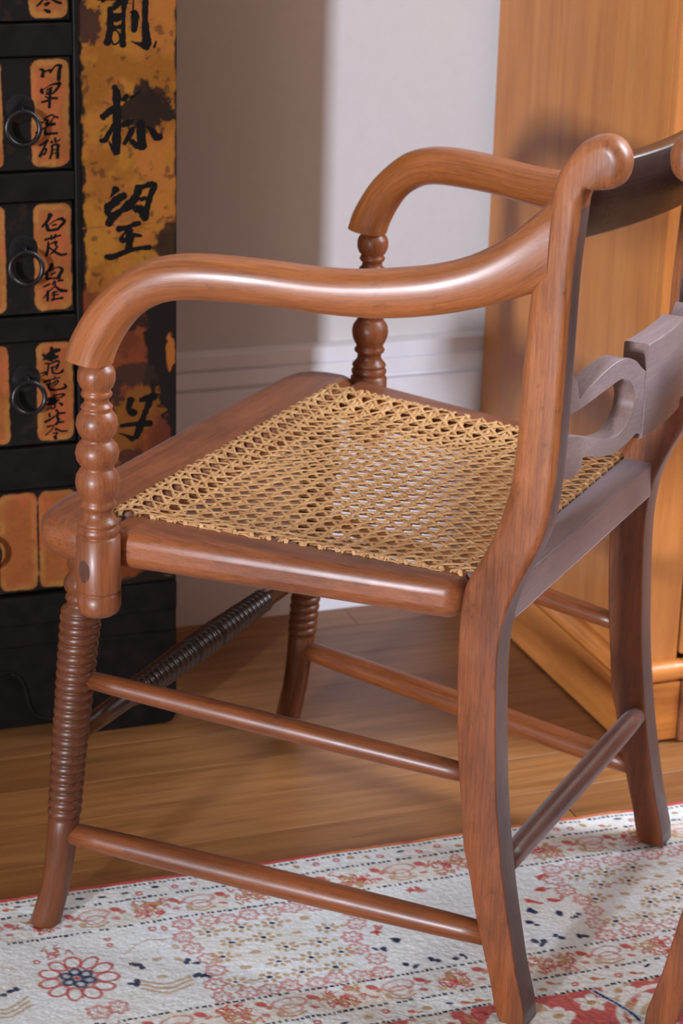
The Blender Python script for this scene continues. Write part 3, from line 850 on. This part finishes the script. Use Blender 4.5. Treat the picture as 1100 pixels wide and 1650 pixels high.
def rosette(cx, cy, r, c, k=0.75):
    ph = random.random() * 6
    def f(x, y):
        d, t = np.sqrt(x * x + y * y) / r, np.arctan2(y, x)
        edge = 0.86 + 0.12 * np.cos(7 * t + ph)
        rim = 1 - sstep(0.10, 0.22, np.abs(d - edge * 0.92))
        spk = (1 - sstep(0.25, 0.5, np.abs(np.cos(3.5 * t + ph)))) * (d < edge) * 0.8
        core = 1 - sstep(0.12, 0.26, d)
        return np.maximum(np.maximum(rim, spk), core)
    stamp(cx, cy, r * 1.3, c, f, k)
def stroke(pts, wd, c, k=1.0):
    p = smooth_open(np.array(pts, float), 8) if len(pts) > 2 else np.linspace(pts[0], pts[1], 10)
    for q in p:
        disc(q[0], q[1], wd / 2, wd / 2, c, 0, k)
def scribble(cx, cy, r, c, n=9, wd=0.0024):
    for _ in range(n):
        x, y = cx + random.uniform(-r, r), cy + random.uniform(-r, r) * 0.8
        a = random.random() * 6.3
        stroke([(x, y), (x + 0.006 * math.cos(a), y + 0.006 * math.sin(a)), (x + 0.008 * math.cos(a + 1.4), y + 0.008 * math.sin(a + 1.4))], wd, c, 0.8)
def dash_line(b, th=0.0037):
    a = -0.90
    while a < 0.9:
        l = random.uniform(0.0026, 0.0052)
        if random.random() < 0.93:
            bb = b + random.uniform(-0.0007, 0.0007)
            s = win(a + l / 2, bb, 0.012)
            if rug_col[s].size:
                x, y = A[s] - a, B[s] + (wb[s] - B[s]) * 0.35 - bb
                m = (1 - sstep(0.75, 1.25, np.abs(y) / (th / 2))) * (x > 0) * (x < l)
                sub = rug_col[s]
                sub += (lin(30, 36, 58) - sub) * (m * random.uniform(0.8, 1.0))[..., None]
        a += l + random.uniform(0.0015, 0.0027)

# tinted guard bands and their small motifs
for b0, b1, seed in ((0.034, 0.084, 1), (0.252, 0.298, 2)):
    random.seed(seed)
    blend(rug_col, lin(216, 200, 170), sstep(b0, b0 + 0.002, B) * (1 - sstep(b1 - 0.002, b1, B)) * sstep(0.40, 0.6, fbm(A, B, 25, 5)) * 0.35)
    bc = (b0 + b1) / 2
    a = -0.94 + (0.03 if seed == 2 else 0.0)
    while a < 0.9:
        scribble(a, bc, 0.018, PINK, 22, 0.0024)
        scribble(a, bc, 0.016, RED, 5, 0.0024)
        scribble(a, bc, 0.018, TAN, 6, 0.003)
        for dx in (0.030, 0.080):
            disc(a + dx, bc - 0.010, 0.007, 0.0045, RED, 0.7, 0.9)
            disc(a + dx + 0.006, bc - 0.003, 0.0045, 0.003, ORNG, -0.5, 0.9)
            disc(a + dx - 0.002, bc + 0.008, 0.005, 0.003, PINK, 0.4, 0.9)
        ring(a + 0.056, bc - 0.006, 0.016, 0.009, 0.0026, PINK, -0.1, 0.7)
        ring(a + 0.056, bc + 0.004, 0.010, 0.008, 0.0030, ORNG, 0.2, 0.6)
        stroke([(a + 0.045, bc + 0.014), (a + 0.055, bc + 0.018), (a + 0.068, bc + 0.013)], 0.003, TAN)
        disc(a + 0.042, bc + 0.010, 0.004, 0.006, TAN, 0, 0.8)
        a += 0.112
for b0, seed in ((0.020, 3), (0.313, 4)):
    random.seed(seed)
    a = -0.9
    while a < 0.9:
        t = random.random()
        y = b0 + random.uniform(-0.005, 0.005)
        if t < 0.35: ring(a, y, 0.003, 0.003, 0.0022, PINK)
        elif t < 0.6: disc(a, y, 0.005, 0.0022, NAVY, random.uniform(-0.4, 0.4))
        elif t < 0.85: disc(a, y, 0.005, 0.003, TAN, random.random())
        else:
            disc(a, y, 0.005, 0.003, ORNG, 0.5); disc(a + 0.008, y + 0.003, 0.004, 0.002, TAN)
        a += random.uniform(0.012, 0.026)
# main border: panels of rosette chains, big red flowers between
random.seed(11)
for a0 in (-0.645, -0.240, 0.170, 0.580):
    a1, b0, b1 = a0 + 0.165, 0.099, 0.240
    per = []
    n = 8
    for i in range(n): per.append((a0 + (a1 - a0) * i / (n - 1) + random.uniform(-.002, .002), b0 + random.uniform(-.002, .002)))
    for i in range(1, 6): per.append((a1 + 0.010 * math.sin(i * 1.3), b0 + (b1 - b0) * i / 6))
    for i in range(n): per.append((a0 + (a1 - a0) * i / (n - 1) + random.uniform(-.002, .002), b1 + random.uniform(-.002, .002)))
    for i in range(1, 6): per.append((a0 - 0.008 * math.sin(i * 1.3), b0 + (b1 - b0) * i / 6))
    for (x, y) in per:
        rosette(x, y, 0.0118, PINK if random.random() < 0.7 else lin(202, 102, 96))
    for r_ in range(5):
        for c_ in range(5):
            x = a0 + 0.020 + c_ * 0.034 + (0.017 if r_ % 2 else 0)
            y = b0 + 0.022 + r_ * 0.0245
            if x > a1 - 0.012: continue
            if (r_ + c_) % 5 == 3:
                disc(x, y, 0.006, 0.0035, TAN, 0.2, 0.85)
                continue
            for q in range(7):
                t = q * 2 * PI / 7 + r_
                disc(x + 0.0092 * math.cos(t), y + 0.0072 * math.sin(t), 0.0036, 0.0026, TAN, t, 0.9)
            disc(x, y, 0.0032, 0.0024, NAVY, 0.3)
            disc(x + 0.017, y, 0.004, 0.0028, TAN, 0.5, 0.8)
for fx in (-0.366, 0.445, -0.77):
    fy = 0.166
    for q in range(11):
        t = q * 2 * PI / 11 + 0.2
        ring(fx + 0.0285 * math.cos(t), fy + 0.0300 * math.sin(t), 0.0105, 0.0075, 0.0028, RED, t, 0.85)
    disc(fx, fy, 0.0185, 0.018, lin(188, 190, 198), 0, 0.8)
    for q in range(6):
        t = q * 2 * PI / 6 + 0.5
        ring(fx + 0.0115 * math.cos(t), fy + 0.0115 * math.sin(t), 0.0058, 0.0050, 0.0034, NAVY, t, 0.85)
    disc(fx, fy, 0.0035, 0.003, RED)
    for sx in (-1, 1):
        for q in range(3):
            stroke([(fx + sx * 0.055, fy + 0.02 + q * 0.008), (fx + sx * 0.078, fy + 0.036 + q * 0.007), (fx + sx * 0.105, fy + 0.030 + q * 0.006)], 0.0042, TAN, 0.75)
        stroke([(fx + sx * 0.055, fy - 0.03), (fx + sx * 0.08, fy - 0.05), (fx + sx * 0.10, fy - 0.045)], 0.004, TAN, 0.6)
        for q in range(5):
            disc(fx + sx * random.uniform(0.05, 0.11), fy + random.uniform(-0.06, 0.06), 0.006, 0.0035, TAN, random.random() * 3, 0.7)
        for q in range(4):
            ring(fx + sx * random.uniform(0.03, 0.11), fy + random.uniform(-0.07, -0.04), 0.003, 0.003, 0.002, PINK)
    rosette(fx + 0.005, fy + 0.066, 0.013, PINK); rosette(fx + 0.024, fy + 0.062, 0.012, PINK)
    scribble(fx - 0.012, fy - 0.052, 0.014, PINK, 8)
for (x, y) in [(-0.3074, 0.1622), (-0.3145, 0.1899), (-0.2541, 0.1697), (-0.2492, 0.1976), (-0.4421, 0.1748), (-0.4317, 0.1687), (-0.041, 0.1901), (-0.0619, 0.2014),
               (-0.0453, 0.2371), (-0.0185, 0.2366), (0.0076, 0.2383), (0.1148, 0.1759), (0.1369, 0.185), (0.1535, 0.1953), (0.107, 0.1971), (0.0972, 0.2352), (0.1207, 0.2321), (0.1446, 0.2316)]:
    for q in range(3):
        disc(x + random.uniform(-.006, .006), y + random.uniform(-.005, .005), random.uniform(0.003, 0.0055), random.uniform(0.0022, 0.0038), NAVY, random.random() * 3, 0.95)
for (x, y) in [(-0.0551, 0.1643), (0.154, 0.1141), (0.1424, 0.1355), (0.1201, 0.1588), (0.1484, 0.1591), (0.0127, 0.103), (0.10, 0.14)]:
    for q in range(4):
        disc(x + random.uniform(-.008, .008), y + random.uniform(-.006, .006), 0.0065, 0.0028, RED if q % 2 else PINK, random.random() * 3, 0.9)
# red field beyond the border with cream leaves
f = sstep(0.328, 0.3305, B)
blend(rug_col, RED, f * 0.92)
random.seed(5)
fm = f * sstep(0.46, 0.52, fbm(A, B, 30, 12, 3))
blend(rug_col, lin(222, 220, 214), fm)
blend(rug_col, TAN, f * sstep(0.60, 0.66, fbm(A, B, 40, 14, 3)) * 0.8)
for rr in (0.020, 0.036, 0.052):
    ring(0.172, 0.395, rr * 1.1, rr, 0.006, lin(224, 222, 216), 0, 0.95)
for (x, y) in [(0.10, 0.352), (0.06, 0.365), (0.135, 0.340), (-0.06, 0.355), (-0.10, 0.362)]:
    for q in range(5):
        t = q * 1.26
        disc(x + 0.010 * math.cos(t), y + 0.009 * math.sin(t), 0.008, 0.006, lin(224, 222, 216), t, 0.95)
    disc(x, y, 0.005, 0.005, TAN)
stroke([(0.112, 0.334), (0.120, 0.352), (0.126, 0.372), (0.132, 0.395)], 0.0075, lin(190, 196, 205))
stroke([(0.112, 0.334), (0.120, 0.352), (0.126, 0.372), (0.132, 0.395)], 0.0035, NAVY)
for b in (0.0068, 0.034, 0.084, 0.252, 0.298, 0.328):
    dash_line(b)
# coral selvage along the edge
blend(rug_col, lin(196, 88, 84), 1 - sstep(0.0015, 0.0030, B))
blend(rug_col, lin(200, 132, 88), (1 - sstep(0.0015, 0.0030, B)) * sstep(0.5, 0.62, fbm(A, B, 14, 19)) * 0.8)
knot = 0.88 + 0.2 * rng.random(A.shape)
rug_col *= knot[..., None]
edge_wob = (fbm(A, A * 0 + 3, 25, 4) - 0.5) * 0.005 * (1 - sstep(0, 0.05, B))
RZ = 0.0052 + (fbm(A, B, 9, 6, 2) - 0.5) * 0.003 + (fbm(A, B, 220, 7, 2) - 0.5) * 0.0007 + (rng.random(A.shape) - 0.5) * 0.0005
RZ = RZ * np.clip(0.08 + (B + 0.008) / 0.004, 0, 1)
edge_lift = 0.0
V = np.stack([A, -(B + edge_wob), RZ], -1).reshape(-1, 3)
nb, na = A.shape
idx = np.arange(nb * na).reshape(nb, na)
F = np.stack([idx[:-1, :-1], idx[1:, :-1], idx[1:, 1:], idx[:-1, 1:]], -1).reshape(-1, 4)
rug = tag(empty('rug', (0, 0.0505, 0.0004), math.radians(-0.8)), 'cream wool rug with red flowers and dotted navy border lines under the chair', 'rug')
link_mesh('pile', V, F.tolist(), M['rug'], rug, None, True, np.clip(rug_col, 0, 1).reshape(-1, 3))

# ------------------------------------------------------------------ the armchair (front = +y, near side = -x)
POST = [(-0.2186, 0.0060), (-0.2059, 0.0511), (-0.1894, 0.1112), (-0.1810, 0.1509), (-0.1728, 0.1837), (-0.1686, 0.2244), (-0.1643, 0.2620), (-0.1612, 0.3014), (-0.1583, 0.3579), (-0.1583, 0.4023),
        (-0.1600, 0.4361), (-0.1653, 0.4540), (-0.1756, 0.4740), (-0.1869, 0.5020), (-0.1935, 0.5236), (-0.1993, 0.5516), (-0.2028, 0.6045), (-0.2034, 0.6454), (-0.2055, 0.6861), (-0.2075, 0.7203),
        (-0.2124, 0.7553), (-0.2173, 0.7832), (-0.2205, 0.8048), (-0.2268, 0.8300), (-0.2353, 0.8453), (-0.2444, 0.8556), (-0.2549, 0.8620), (-0.2645, 0.8641), (-0.2743, 0.8616), (-0.2817, 0.8547),
        (-0.2858, 0.8446), (-0.2845, 0.8327), (-0.2797, 0.8241), (-0.2691, 0.8186), (-0.2588, 0.8176), (-0.2510, 0.8190), (-0.2495, 0.8120), (-0.2485, 0.7935), (-0.2464, 0.7668), (-0.2447, 0.7388),
        (-0.2440, 0.6919), (-0.2432, 0.6315), (-0.2425, 0.5903), (-0.2403, 0.5487), (-0.2356, 0.5119), (-0.2264, 0.4850), (-0.2132, 0.4558), (-0.2035, 0.4295), (-0.1990, 0.4081), (-0.1968, 0.3775),
        (-0.1977, 0.3326), (-0.2016, 0.2648), (-0.2043, 0.2335), (-0.2091, 0.1933), (-0.2172, 0.1403), (-0.2265, 0.0929), (-0.2318, 0.0662), (-0.2450, 0.0060)]
XI, XO = 0.187, 0.219

def mirror_x(o):
    """A mirrored duplicate of a chair part as a mesh of its own."""
    me = o.data.copy()
    co = np.empty(len(me.vertices) * 3, np.float32)
    me.vertices.foreach_get('co', co)
    co = co.reshape(-1, 3)
    co[:, 0] *= -1
    me.vertices.foreach_set('co', co.ravel())
    me.flip_normals()
    c = o.copy()
    c.data = me
    COL.objects.link(c)
    c.parent = o.parent
    return c

def superellipse(n, e=2.5):
    out = []
    for k in range(n):
        t = 2 * PI * k / n
        c, s = math.cos(t), math.sin(t)
        out.append((math.copysign(abs(c) ** (2 / e), c), math.copysign(abs(s) ** (2 / e), s)))
    return out

def seat_z(y):
    return 0.4515 + 0.02 * y

def make_chair(name, label):
    root = tag(empty(name), label, 'chair')
    W = M['mahogany']
    # back posts, sabre leg, upright and scrolled top in one sweep
    o2 = smooth_closed(POST, 3)
    m = len(POST)
    keep = np.ones(len(o2), bool)
    # keep the flat foot flat: drop the rounded samples between the last and first point
    o2[-3:, 1] = 0.006
    o2[:, 1] = np.maximum(o2[:, 1], 0.006)
    rad = np.array([0.0022 + 0.0068 * float(sstep(0.40, 0.50, z)) for _, z in o2])
    scroll = np.hypot(o2[:, 0] + 0.262, o2[:, 1] - 0.842)
    rad += 0.0035 * (1 - sstep(0.024, 0.034, scroll))
    notch = np.hypot(o2[:, 0] + 0.251, o2[:, 1] - 0.8185)
    rad *= 0.30 + 0.70 * sstep(0.003, 0.014, notch)
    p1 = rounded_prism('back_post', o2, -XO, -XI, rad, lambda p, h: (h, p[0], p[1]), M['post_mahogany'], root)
    # darker, greyer wood on the rear faces of the posts
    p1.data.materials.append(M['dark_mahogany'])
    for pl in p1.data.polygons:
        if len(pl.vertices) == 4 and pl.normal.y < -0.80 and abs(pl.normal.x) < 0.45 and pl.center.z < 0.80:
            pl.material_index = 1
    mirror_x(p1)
    # front legs: ring turned above, plain sabre foot below
    def front_leg(z_end):
        prof = [(0.425, 0.015), (0.405, 0.0165), (0.400, 0.0135), (0.396, 0.0150), (0.391, 0.0182), (0.386, 0.0190), (0.381, 0.0176), (0.377, 0.0140), (0.374, 0.0160), (0.371, 0.0165), (0.368, 0.0135), (0.364, 0.0150), (0.360, 0.0195), (0.3575, 0.0200)]
        n = 22
        z0, z1 = 0.356, 0.132
        for k in range(n):
            za, zb = z0 + (z1 - z0) * k / n, z0 + (z1 - z0) * (k + 1) / n
            R = 0.0205 + (0.0170 - 0.0205) * k / n
            for u, d in ((0.0, 0.0034), (0.10, 0.0018), (0.28, 0.0004), (0.5, 0.0), (0.72, 0.0004), (0.90, 0.0018)):
                prof.append((za + (zb - za) * u, R - d))
        prof += [(0.132, 0.0140), (0.129, 0.0158), (0.110, 0.0152), (0.085, 0.0148), (0.060, 0.0147), (0.035, 0.0150), (0.018, 0.0155), (z_end + 0.002, 0.0158), (z_end, 0.0148)]
        zs = [0.0, 0.029, 0.068, 0.13, 0.197, 0.246, 0.307, 0.354, 0.43]
        ys = [0.2640, 0.2565, 0.248, 0.241, 0.235, 0.230, 0.224, 0.219, 0.213]
        return prof, (lambda z: (float(np.interp(z, [0, 0.03, 0.13, 0.43], [0.268, 0.265, 0.262, 0.259])), float(np.interp(z, zs, ys))))
    for sx, ze in ((-1, 0.0062), (1, 0.0004)):
        prof, ctr = front_leg(ze)
        lathe('front_leg', prof, M['leg_mahogany'], root, 30, (lambda s: (lambda z: (s * ctr(z)[0], ctr(z)[1])))(sx), seed=0.3 * sx)
    # turned arm supports
    PXY = [(560, 14), (585, 20), (592, 28), (600, 31), (612, 31), (622, 27), (627, 22), (630, 24), (634, 26), (638, 24), (640, 20), (646, 20), (650, 22), (653, 26), (656, 26.5), (659, 23), (662, 26), (672, 33), (684, 35), (696, 31), (703, 26), (706, 24),
           (709, 26), (718, 34), (729, 36.5), (740, 34), (748, 28), (751, 26), (754, 28), (764, 35), (775, 37), (786, 35.5), (796, 31), (802, 27), (806, 28), (810, 31), (814, 30), (817, 25), (822, 24), (828, 25), (834, 30), (838, 34), (841, 34.5), (843, 31), (846, 33),
           (851, 36), (856, 35), (859, 32), (861, 33), (864, 37), (945, 37.5), (947.5, 37.5), (948.5, 35), (950.5, 35), (951.5, 37.5), (975, 37), (982, 34), (986, 28)]
    py = [518.3, 552.8, 586.96, 620.9, 654.7, 688.2, 721.5, 754.6, 787.5, 820.1, 852.6, 884.8, 916.8, 948.7, 980.3, 1011.7]
    pz = [0.66, 0.64, 0.62, 0.60, 0.58, 0.56, 0.54, 0.52, 0.50, 0.48, 0.46, 0.44, 0.42, 0.40, 0.38, 0.36]
    prof = [(float(np.interp(a, py, pz)), r / 1782.0) for a, r in PXY]
    for sx in (-1, 1):
        s = lathe('arm_support', prof, M['rail_mahogany'], root, 32, (lambda q: (lambda z: (q * 0.293, 0.178)))(sx), seed=0.7 + 0.3 * sx)
        nx, ny = -0.985 * sx * -1, 0.17
        nv = np.array([nx, ny, 0.0])
        tv = np.array([-nv[1], nv[0], 0])
        c = np.array([sx * 0.293, 0.178, 0.4235]) + nv * 0.0212
        V = [c + nv * 0.0004] + [c + 0.0085 * math.cos(t) * tv * 0.8 + np.array([0, 0, 0.0115 * math.sin(t)]) - nv * 0.0012 * abs(math.cos(t)) for t in np.linspace(0, 2 * PI, 17)[:-1]]
        link_mesh('plug', V, [(0, i + 1, (i + 1) % 16 + 1) for i in range(16)], M['dark_mahogany'], s, V)
    # arms
    SEC = [((0.2070, 0.6260), (0.1640, 0.6210)), ((0.1990, 0.6480), (0.1600, 0.6330)), ((0.1800, 0.6790), (0.1500, 0.6520)), ((0.1560, 0.7040), (0.1370, 0.6690)), ((0.1330, 0.7200), (0.1180, 0.6825)), ((0.1040, 0.7290), (0.0970, 0.6890)),
           ((0.0690, 0.7320), (0.0690, 0.6910)), ((0.0230, 0.7310), (0.0230, 0.6910)), ((-0.0220, 0.7285), (-0.0230, 0.6880)), ((-0.0550, 0.7290), (-0.0560, 0.6870)), ((-0.0880, 0.7330), (-0.0920, 0.6890)), ((-0.1210, 0.7390), (-0.1300, 0.6955)),
           ((-0.1530, 0.7500), (-0.1620, 0.7040)), ((-0.1790, 0.7660), (-0.1870, 0.7130)), ((-0.2020, 0.7865), (-0.2080, 0.7215)), ((-0.2250, 0.8100), (-0.2230, 0.7250))]
    T = smooth_open([a for a, b in SEC], 4)
    Bt = smooth_open([b for a, b in SEC], 4)
    se = superellipse(24, 2.35)
    V, G, F = [], [], []
    cen = (T + Bt) / 2
    s = arclen(cen)
    for i in range(len(T)):
        c, hv = cen[i], (T[i] - Bt[i]) / 2
        u = s[i] / s[-1]
        xc = -0.2935 + (0.2935 - 0.2060) * (0.75 * float(sstep(0.05, 1.05, u)) + 0.25 * u)
        hw = float(np.interp(u, [0, 0.2, 0.6, 0.85, 1.0], [0.0205, 0.0200, 0.0185, 0.0165, 0.0150]))
        for (a, b) in se:
            V.append((xc + a * hw, c[0] + b * hv[0], c[1] + b * hv[1]))
            G.append((a * hw, b * np.linalg.norm(hv), s[i]))
    n = len(se)
    for i in range(len(T) - 1):
        for j in range(n):
            k = (j + 1) % n
            F.append((i * n + j, (i + 1) * n + j, (i + 1) * n + k, i * n + k))
    F.append(tuple(range(n))); F.append(tuple((len(T) - 1) * n + j for j in range(n))[::-1])
    arm = link_mesh('arm', V, F, M['arm_mahogany'], root, G)
    arm.data.set_sharp_from_angle(angle=math.radians(60))
    mirror_x(arm)
    # seat frame
    zt = lambda p, h: (p[0], p[1], seat_z(p[1]) + h)
    fr = [(-0.2865, 0.186), (-0.2900, 0.206), (-0.2890, 0.226), (-0.2810, 0.246), (-0.2640, 0.260), (-0.2400, 0.2655), (-0.12, 0.2685)]
    fr = fr + [(0.0, 0.269)] + [(-x, y) for x, y in fr[::-1]] + [(0.222, 0.186), (0.0, 0.186), (-0.222, 0.186)]
    prism('front_rail', np.array(fr), -0.040, 0.0, zt, M['rail_mahogany'], root, lambda c: c[:, [1, 2, 0]], bev=0.016, segs=5)
    sr = [(-0.2815, 0.186), (-0.2600, 0.06), (-0.2400, -0.06), (-0.2240, -0.158), (-0.1850, -0.158), (-0.222, 0.186)]
    sd = prism('side_rail', np.array(sr), -0.039, 0.0, zt, M['rail_mahogany'], root, lambda c: c[:, [0, 2, 1]], bev=0.014, segs=5)
    mirror_x(sd)
    prism('back_rail', np.array([(-XI - 0.004, -0.150), (XI + 0.004, -0.150), (XI + 0.004, -0.2), (-XI - 0.004, -0.2)]), -0.039, -0.001, zt, M['back_rail'], root, lambda c: c[:, [1, 2, 0]], bev=0.003, segs=2)
    # woven cane panel
    P = 0.0187
    YF, YB = 0.200, -0.169
    half = lambda y: 0.200 + (0.239 - 0.200) * (y - YB) / (YF - YB)
    def sag(x, y):
        e = min(1.0, max(0.0, (half(y) - abs(x)) / 0.05)); e = e * e * (3 - 2 * e)
        fy = float(np.interp(y, [-0.169, -0.12, -0.02, 0.10, 0.145, 0.165, 0.192, 0.200], [0, 0.003, 0.007, 0.0095, 0.0115, 0.0100, 0.001, 0]))
        return -fy * e
    V, F, G = [], [], []
    def strand(p0, p1, wd, lift, wave, phase, jit=0.0003):
        p0, p1 = np.array(p0), np.array(p1)
        L = np.linalg.norm(p1 - p0)
        n = max(2, int(L / (P / 6)))
        d = (p1 - p0) / L
        nn = np.array([-d[1], d[0]])
        b = len(V)
        k = 0
        off = random.uniform(-jit, jit)
        s0 = random.random()
        for i in range(n + 1):
            q = p0 + d * L * i / n
            q = q + nn * (off + 0.00025 * math.sin(i * 0.9 + phase * 3))
            zc = seat_z(q[1]) + 0.0007 + sag(q[0], q[1]) + lift + wave * math.sin(2 * PI * (L * i / n) / (P * (1.4142 if abs(d[0] * d[1]) > 0.1 else 1.0)) + phase)
            endf = 1.0 if 0 < i < n else 0.0
            zc = zc if endf else seat_z(q[1]) - 0.002
            for s, dz in ((-0.5, -0.0005), (-0.22, 0.0003), (0.22, 0.0003), (0.5, -0.0005)):
                r = q + nn * s * wd
                V.append((r[0], r[1], zc + dz)); G.append((s * wd + s0, off * 900, L * i / n + s0))
        for i in range(n):
            for j in range(3):
                a = b + i * 4 + j
                F.append((a, a + 1, a + 5, a + 4))
    def clip(p, d):
        """Longest stretch of the line p + t d inside the caned trapezoid."""
        ts = np.arange(-0.7, 0.7, 0.0012)
        pts = p[None] + ts[:, None] * d[None]
        ins = (pts[:, 1] <= YF) & (pts[:, 1] >= YB) & (np.abs(pts[:, 0]) <= 0.200 + 0.039 * (pts[:, 1] - YB) / (YF - YB))
        if ins.sum() < 8:
            return None
        k = np.nonzero(ins)[0]
        return pts[k[0]], pts[k[-1]]
    random.seed(21)
    e = 0.0021
    for k in range(-13, 14):
        for s in (-1, 1):
            c = clip(np.array([k * P + s * e, 0.0]), np.array([0.0, 1.0]))
            if c: strand(*c, 0.0040, 0.0, 0.0004, s * 1.5)
    for k in range(-10, 12):
        for s in (-1, 1):
            c = clip(np.array([0.0, k * P + s * e + 0.004]), np.array([1.0, 0.0]))
            if c: strand(*c, 0.0040, 0.0009, 0.0005, s * 1.5 + 1)
    r2 = 1 / math.sqrt(2)
    for k in range(-26, 27):
        c = clip(np.array([(k + 0.5) * P, 0.004]), np.array([r2, r2]))
        if c: strand(*c, 0.0038, 0.0015, 0.0007, 0.6)
        c = clip(np.array([(k + 0.5) * P, 0.004]), np.array([-r2, r2]))
        if c: strand(*c, 0.0038, 0.0020, 0.0007, 2.2)
    cp = link_mesh('cane_panel', V, F, M['cane'], root, G)
    tag(cp, 'golden woven cane seat panel', kind='stuff')
    # stretchers
    def rod(name, a, b, r0, r1, mat, bulge=0.5, n=14):
        a, b = np.array(a), np.array(b)
        t = np.linspace(0, 1, n)
        rr = r0 + (r1 - r0) * np.sin(PI * t) ** bulge
        return tube(name, a + (b - a) * t[:, None], rr, mat, root, 18, seed=a[0] + a[2])
    D = M['dark_mahogany']
    for sx in (-1, 1):
        rod('side_stretcher', (sx * 0.2615, 0.238, 0.112), (sx * 0.204, -0.207, 0.0885), 0.0108, 0.0138, W, 0.6)
        rod('side_stretcher', (sx * 0.2585, 0.214, 0.285), (sx * 0.204, -0.180, 0.252), 0.0086, 0.0113, W, 0.6)
    rod('back_stretcher', (-0.190, -0.203, 0.157), (0.190, -0.203, 0.157), 0.0105, 0.0122, M['rod_mahogany'], 0.5)
    # ring turned front stretcher
    prof = [(-0.258, 0.0095), (-0.20, 0.0105), (-0.150, 0.0110), (-0.1465, 0.0125)]
    def rings(x0, x1, n, R0, R1):
        for k in range(n):
            a, b = x0 + (x1 - x0) * k / n, x0 + (x1 - x0) * (k + 1) / n
            R = R0 + (R1 - R0) * (k + 0.5) / n
            for u, d in ((0.0, 0.0032), (0.14, 0.0012), (0.5, 0.0), (0.86, 0.0012)):
                prof.append((a + (b - a) * u, R - d))
    rings(-0.145, -0.029, 12, 0.0135, 0.0165)
    prof += [(-0.029, 0.012), (-0.024, 0.012)]
    rings(-0.024, 0.024, 5, 0.0165, 0.0165)
    prof += [(0.024, 0.012), (0.029, 0.012)]
    rings(0.029, 0.145, 12, 0.0165, 0.0135)
    prof += [(0.145, 0.0125), (0.150, 0.0110), (0.20, 0.0105), (0.258, 0.0095)]
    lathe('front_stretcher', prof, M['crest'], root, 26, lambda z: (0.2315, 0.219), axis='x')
    # bowed crest rail
    def bow(x):
        return -0.032 * (1 - (x / 0.19) ** 2)
    def bent_bar(name, x0, x1, zb, zt_, y0, th, mat, n=25):
        V, F, G = [], [], []
        r = 0.0022
        for x in np.linspace(x0, x1, n):
            yb = y0 + bow(x)
            z0, z1 = zb(x), zt_(x)
            ring_ = [(0, z0 + r), (r * 0.3, z0 + r * 0.3), (r, z0), (th - r, z0), (th - r * 0.3, z0 + r * 0.3), (th, z0 + r), (th, z1 - r), (th - r * 0.3, z1 - r * 0.3), (th - r, z1), (r, z1), (r * 0.3, z1 - r * 0.3), (0, z1 - r)]
            for (dy, z) in ring_:
                V.append((x, yb + dy, z)); G.append((dy, z, x))
        m_ = 12
        for i in range(n - 1):
            for j in range(m_):
                k = (j + 1) % m_
                F.append((i * m_ + j, i * m_ + k, (i + 1) * m_ + k, (i + 1) * m_ + j))
        F.append(tuple(range(m_))[::-1]); F.append(tuple((n - 1) * m_ + j for j in range(m_)))
        o = link_mesh(name, V, F, mat, root, G)
        o.data.set_sharp_from_angle(angle=math.radians(50))
        return o
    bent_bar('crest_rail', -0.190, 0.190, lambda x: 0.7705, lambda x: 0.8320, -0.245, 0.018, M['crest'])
    sp = bent_bar('splat_tablet', -0.0535, 0.0535, lambda x: 0.5545, lambda x: 0.6460, -0.235, 0.024, M['splat'], 15)
    OUT = [(-0.1890, 0.6480), (-0.1790, 0.6455), (-0.1715, 0.6370), (-0.1670, 0.6215), (-0.1640, 0.6225), (-0.1455, 0.6325), (-0.1212, 0.6409), (-0.1053, 0.643), (-0.0917, 0.6416), (-0.0751, 0.6348), (-0.0633, 0.626), (-0.0500, 0.6180)]
    INN = [(-0.1890, 0.6074), (-0.1659, 0.6109), (-0.1385, 0.6177), (-0.1188, 0.6218), (-0.1027, 0.6243), (-0.0908, 0.6209), (-0.08, 0.6124), (-0.0745, 0.6003), (-0.0764, 0.5889), (-0.0873, 0.5786), (-0.1013, 0.5716), (-0.123, 0.5725), (-0.139, 0.5777), (-0.1538, 0.582), (-0.1679, 0.5866), (-0.1890, 0.5915)]
    LOW = [(-0.0500, 0.5570), (-0.0634, 0.5627), (-0.0759, 0.5601), (-0.0934, 0.5564), (-0.1101, 0.5549), (-0.137, 0.559), (-0.1540, 0.5655), (-0.1575, 0.5600), (-0.1590, 0.5530), (-0.1700, 0.5480), (-0.1800, 0.5490), (-0.1890, 0.5528)]
    poly = np.vstack([smooth_open(OUT, 3), smooth_open(LOW, 3), smooth_open(INN[::-1], 3)])
    sc = prism('splat_scroll', poly, 0.001, 0.021, lambda p, h: (p[0], -0.235 + bow(p[0]) + h, p[1]), M['splat'], root, lambda c: c[:, [1, 2, 0]], bev=0.0012, segs=1)
    mirror_x(sc)
    return root

chair = make_chair('cane_armchair', 'mahogany open armchair with scrolled arms and woven cane seat in the middle')
chair.rotation_euler = (0, 0, math.radians(44.0))

def copy_tree(o, parent=None):
    c = o.copy()
    COL.objects.link(c)
    c.parent = parent
    for ch in list(o.children):
        copy_tree(ch, c)
    return c
chair2 = copy_tree(chair)
chair2.location = (0.453, -0.358, 0.0)
chair2.rotation_euler = (0, 0, math.radians(228.0))
chair2['label'] = 'matching armchair cut off at the right edge, one scrolled post end and leg showing'
chair['group'] = chair2['group'] = 'cane seated armchairs'
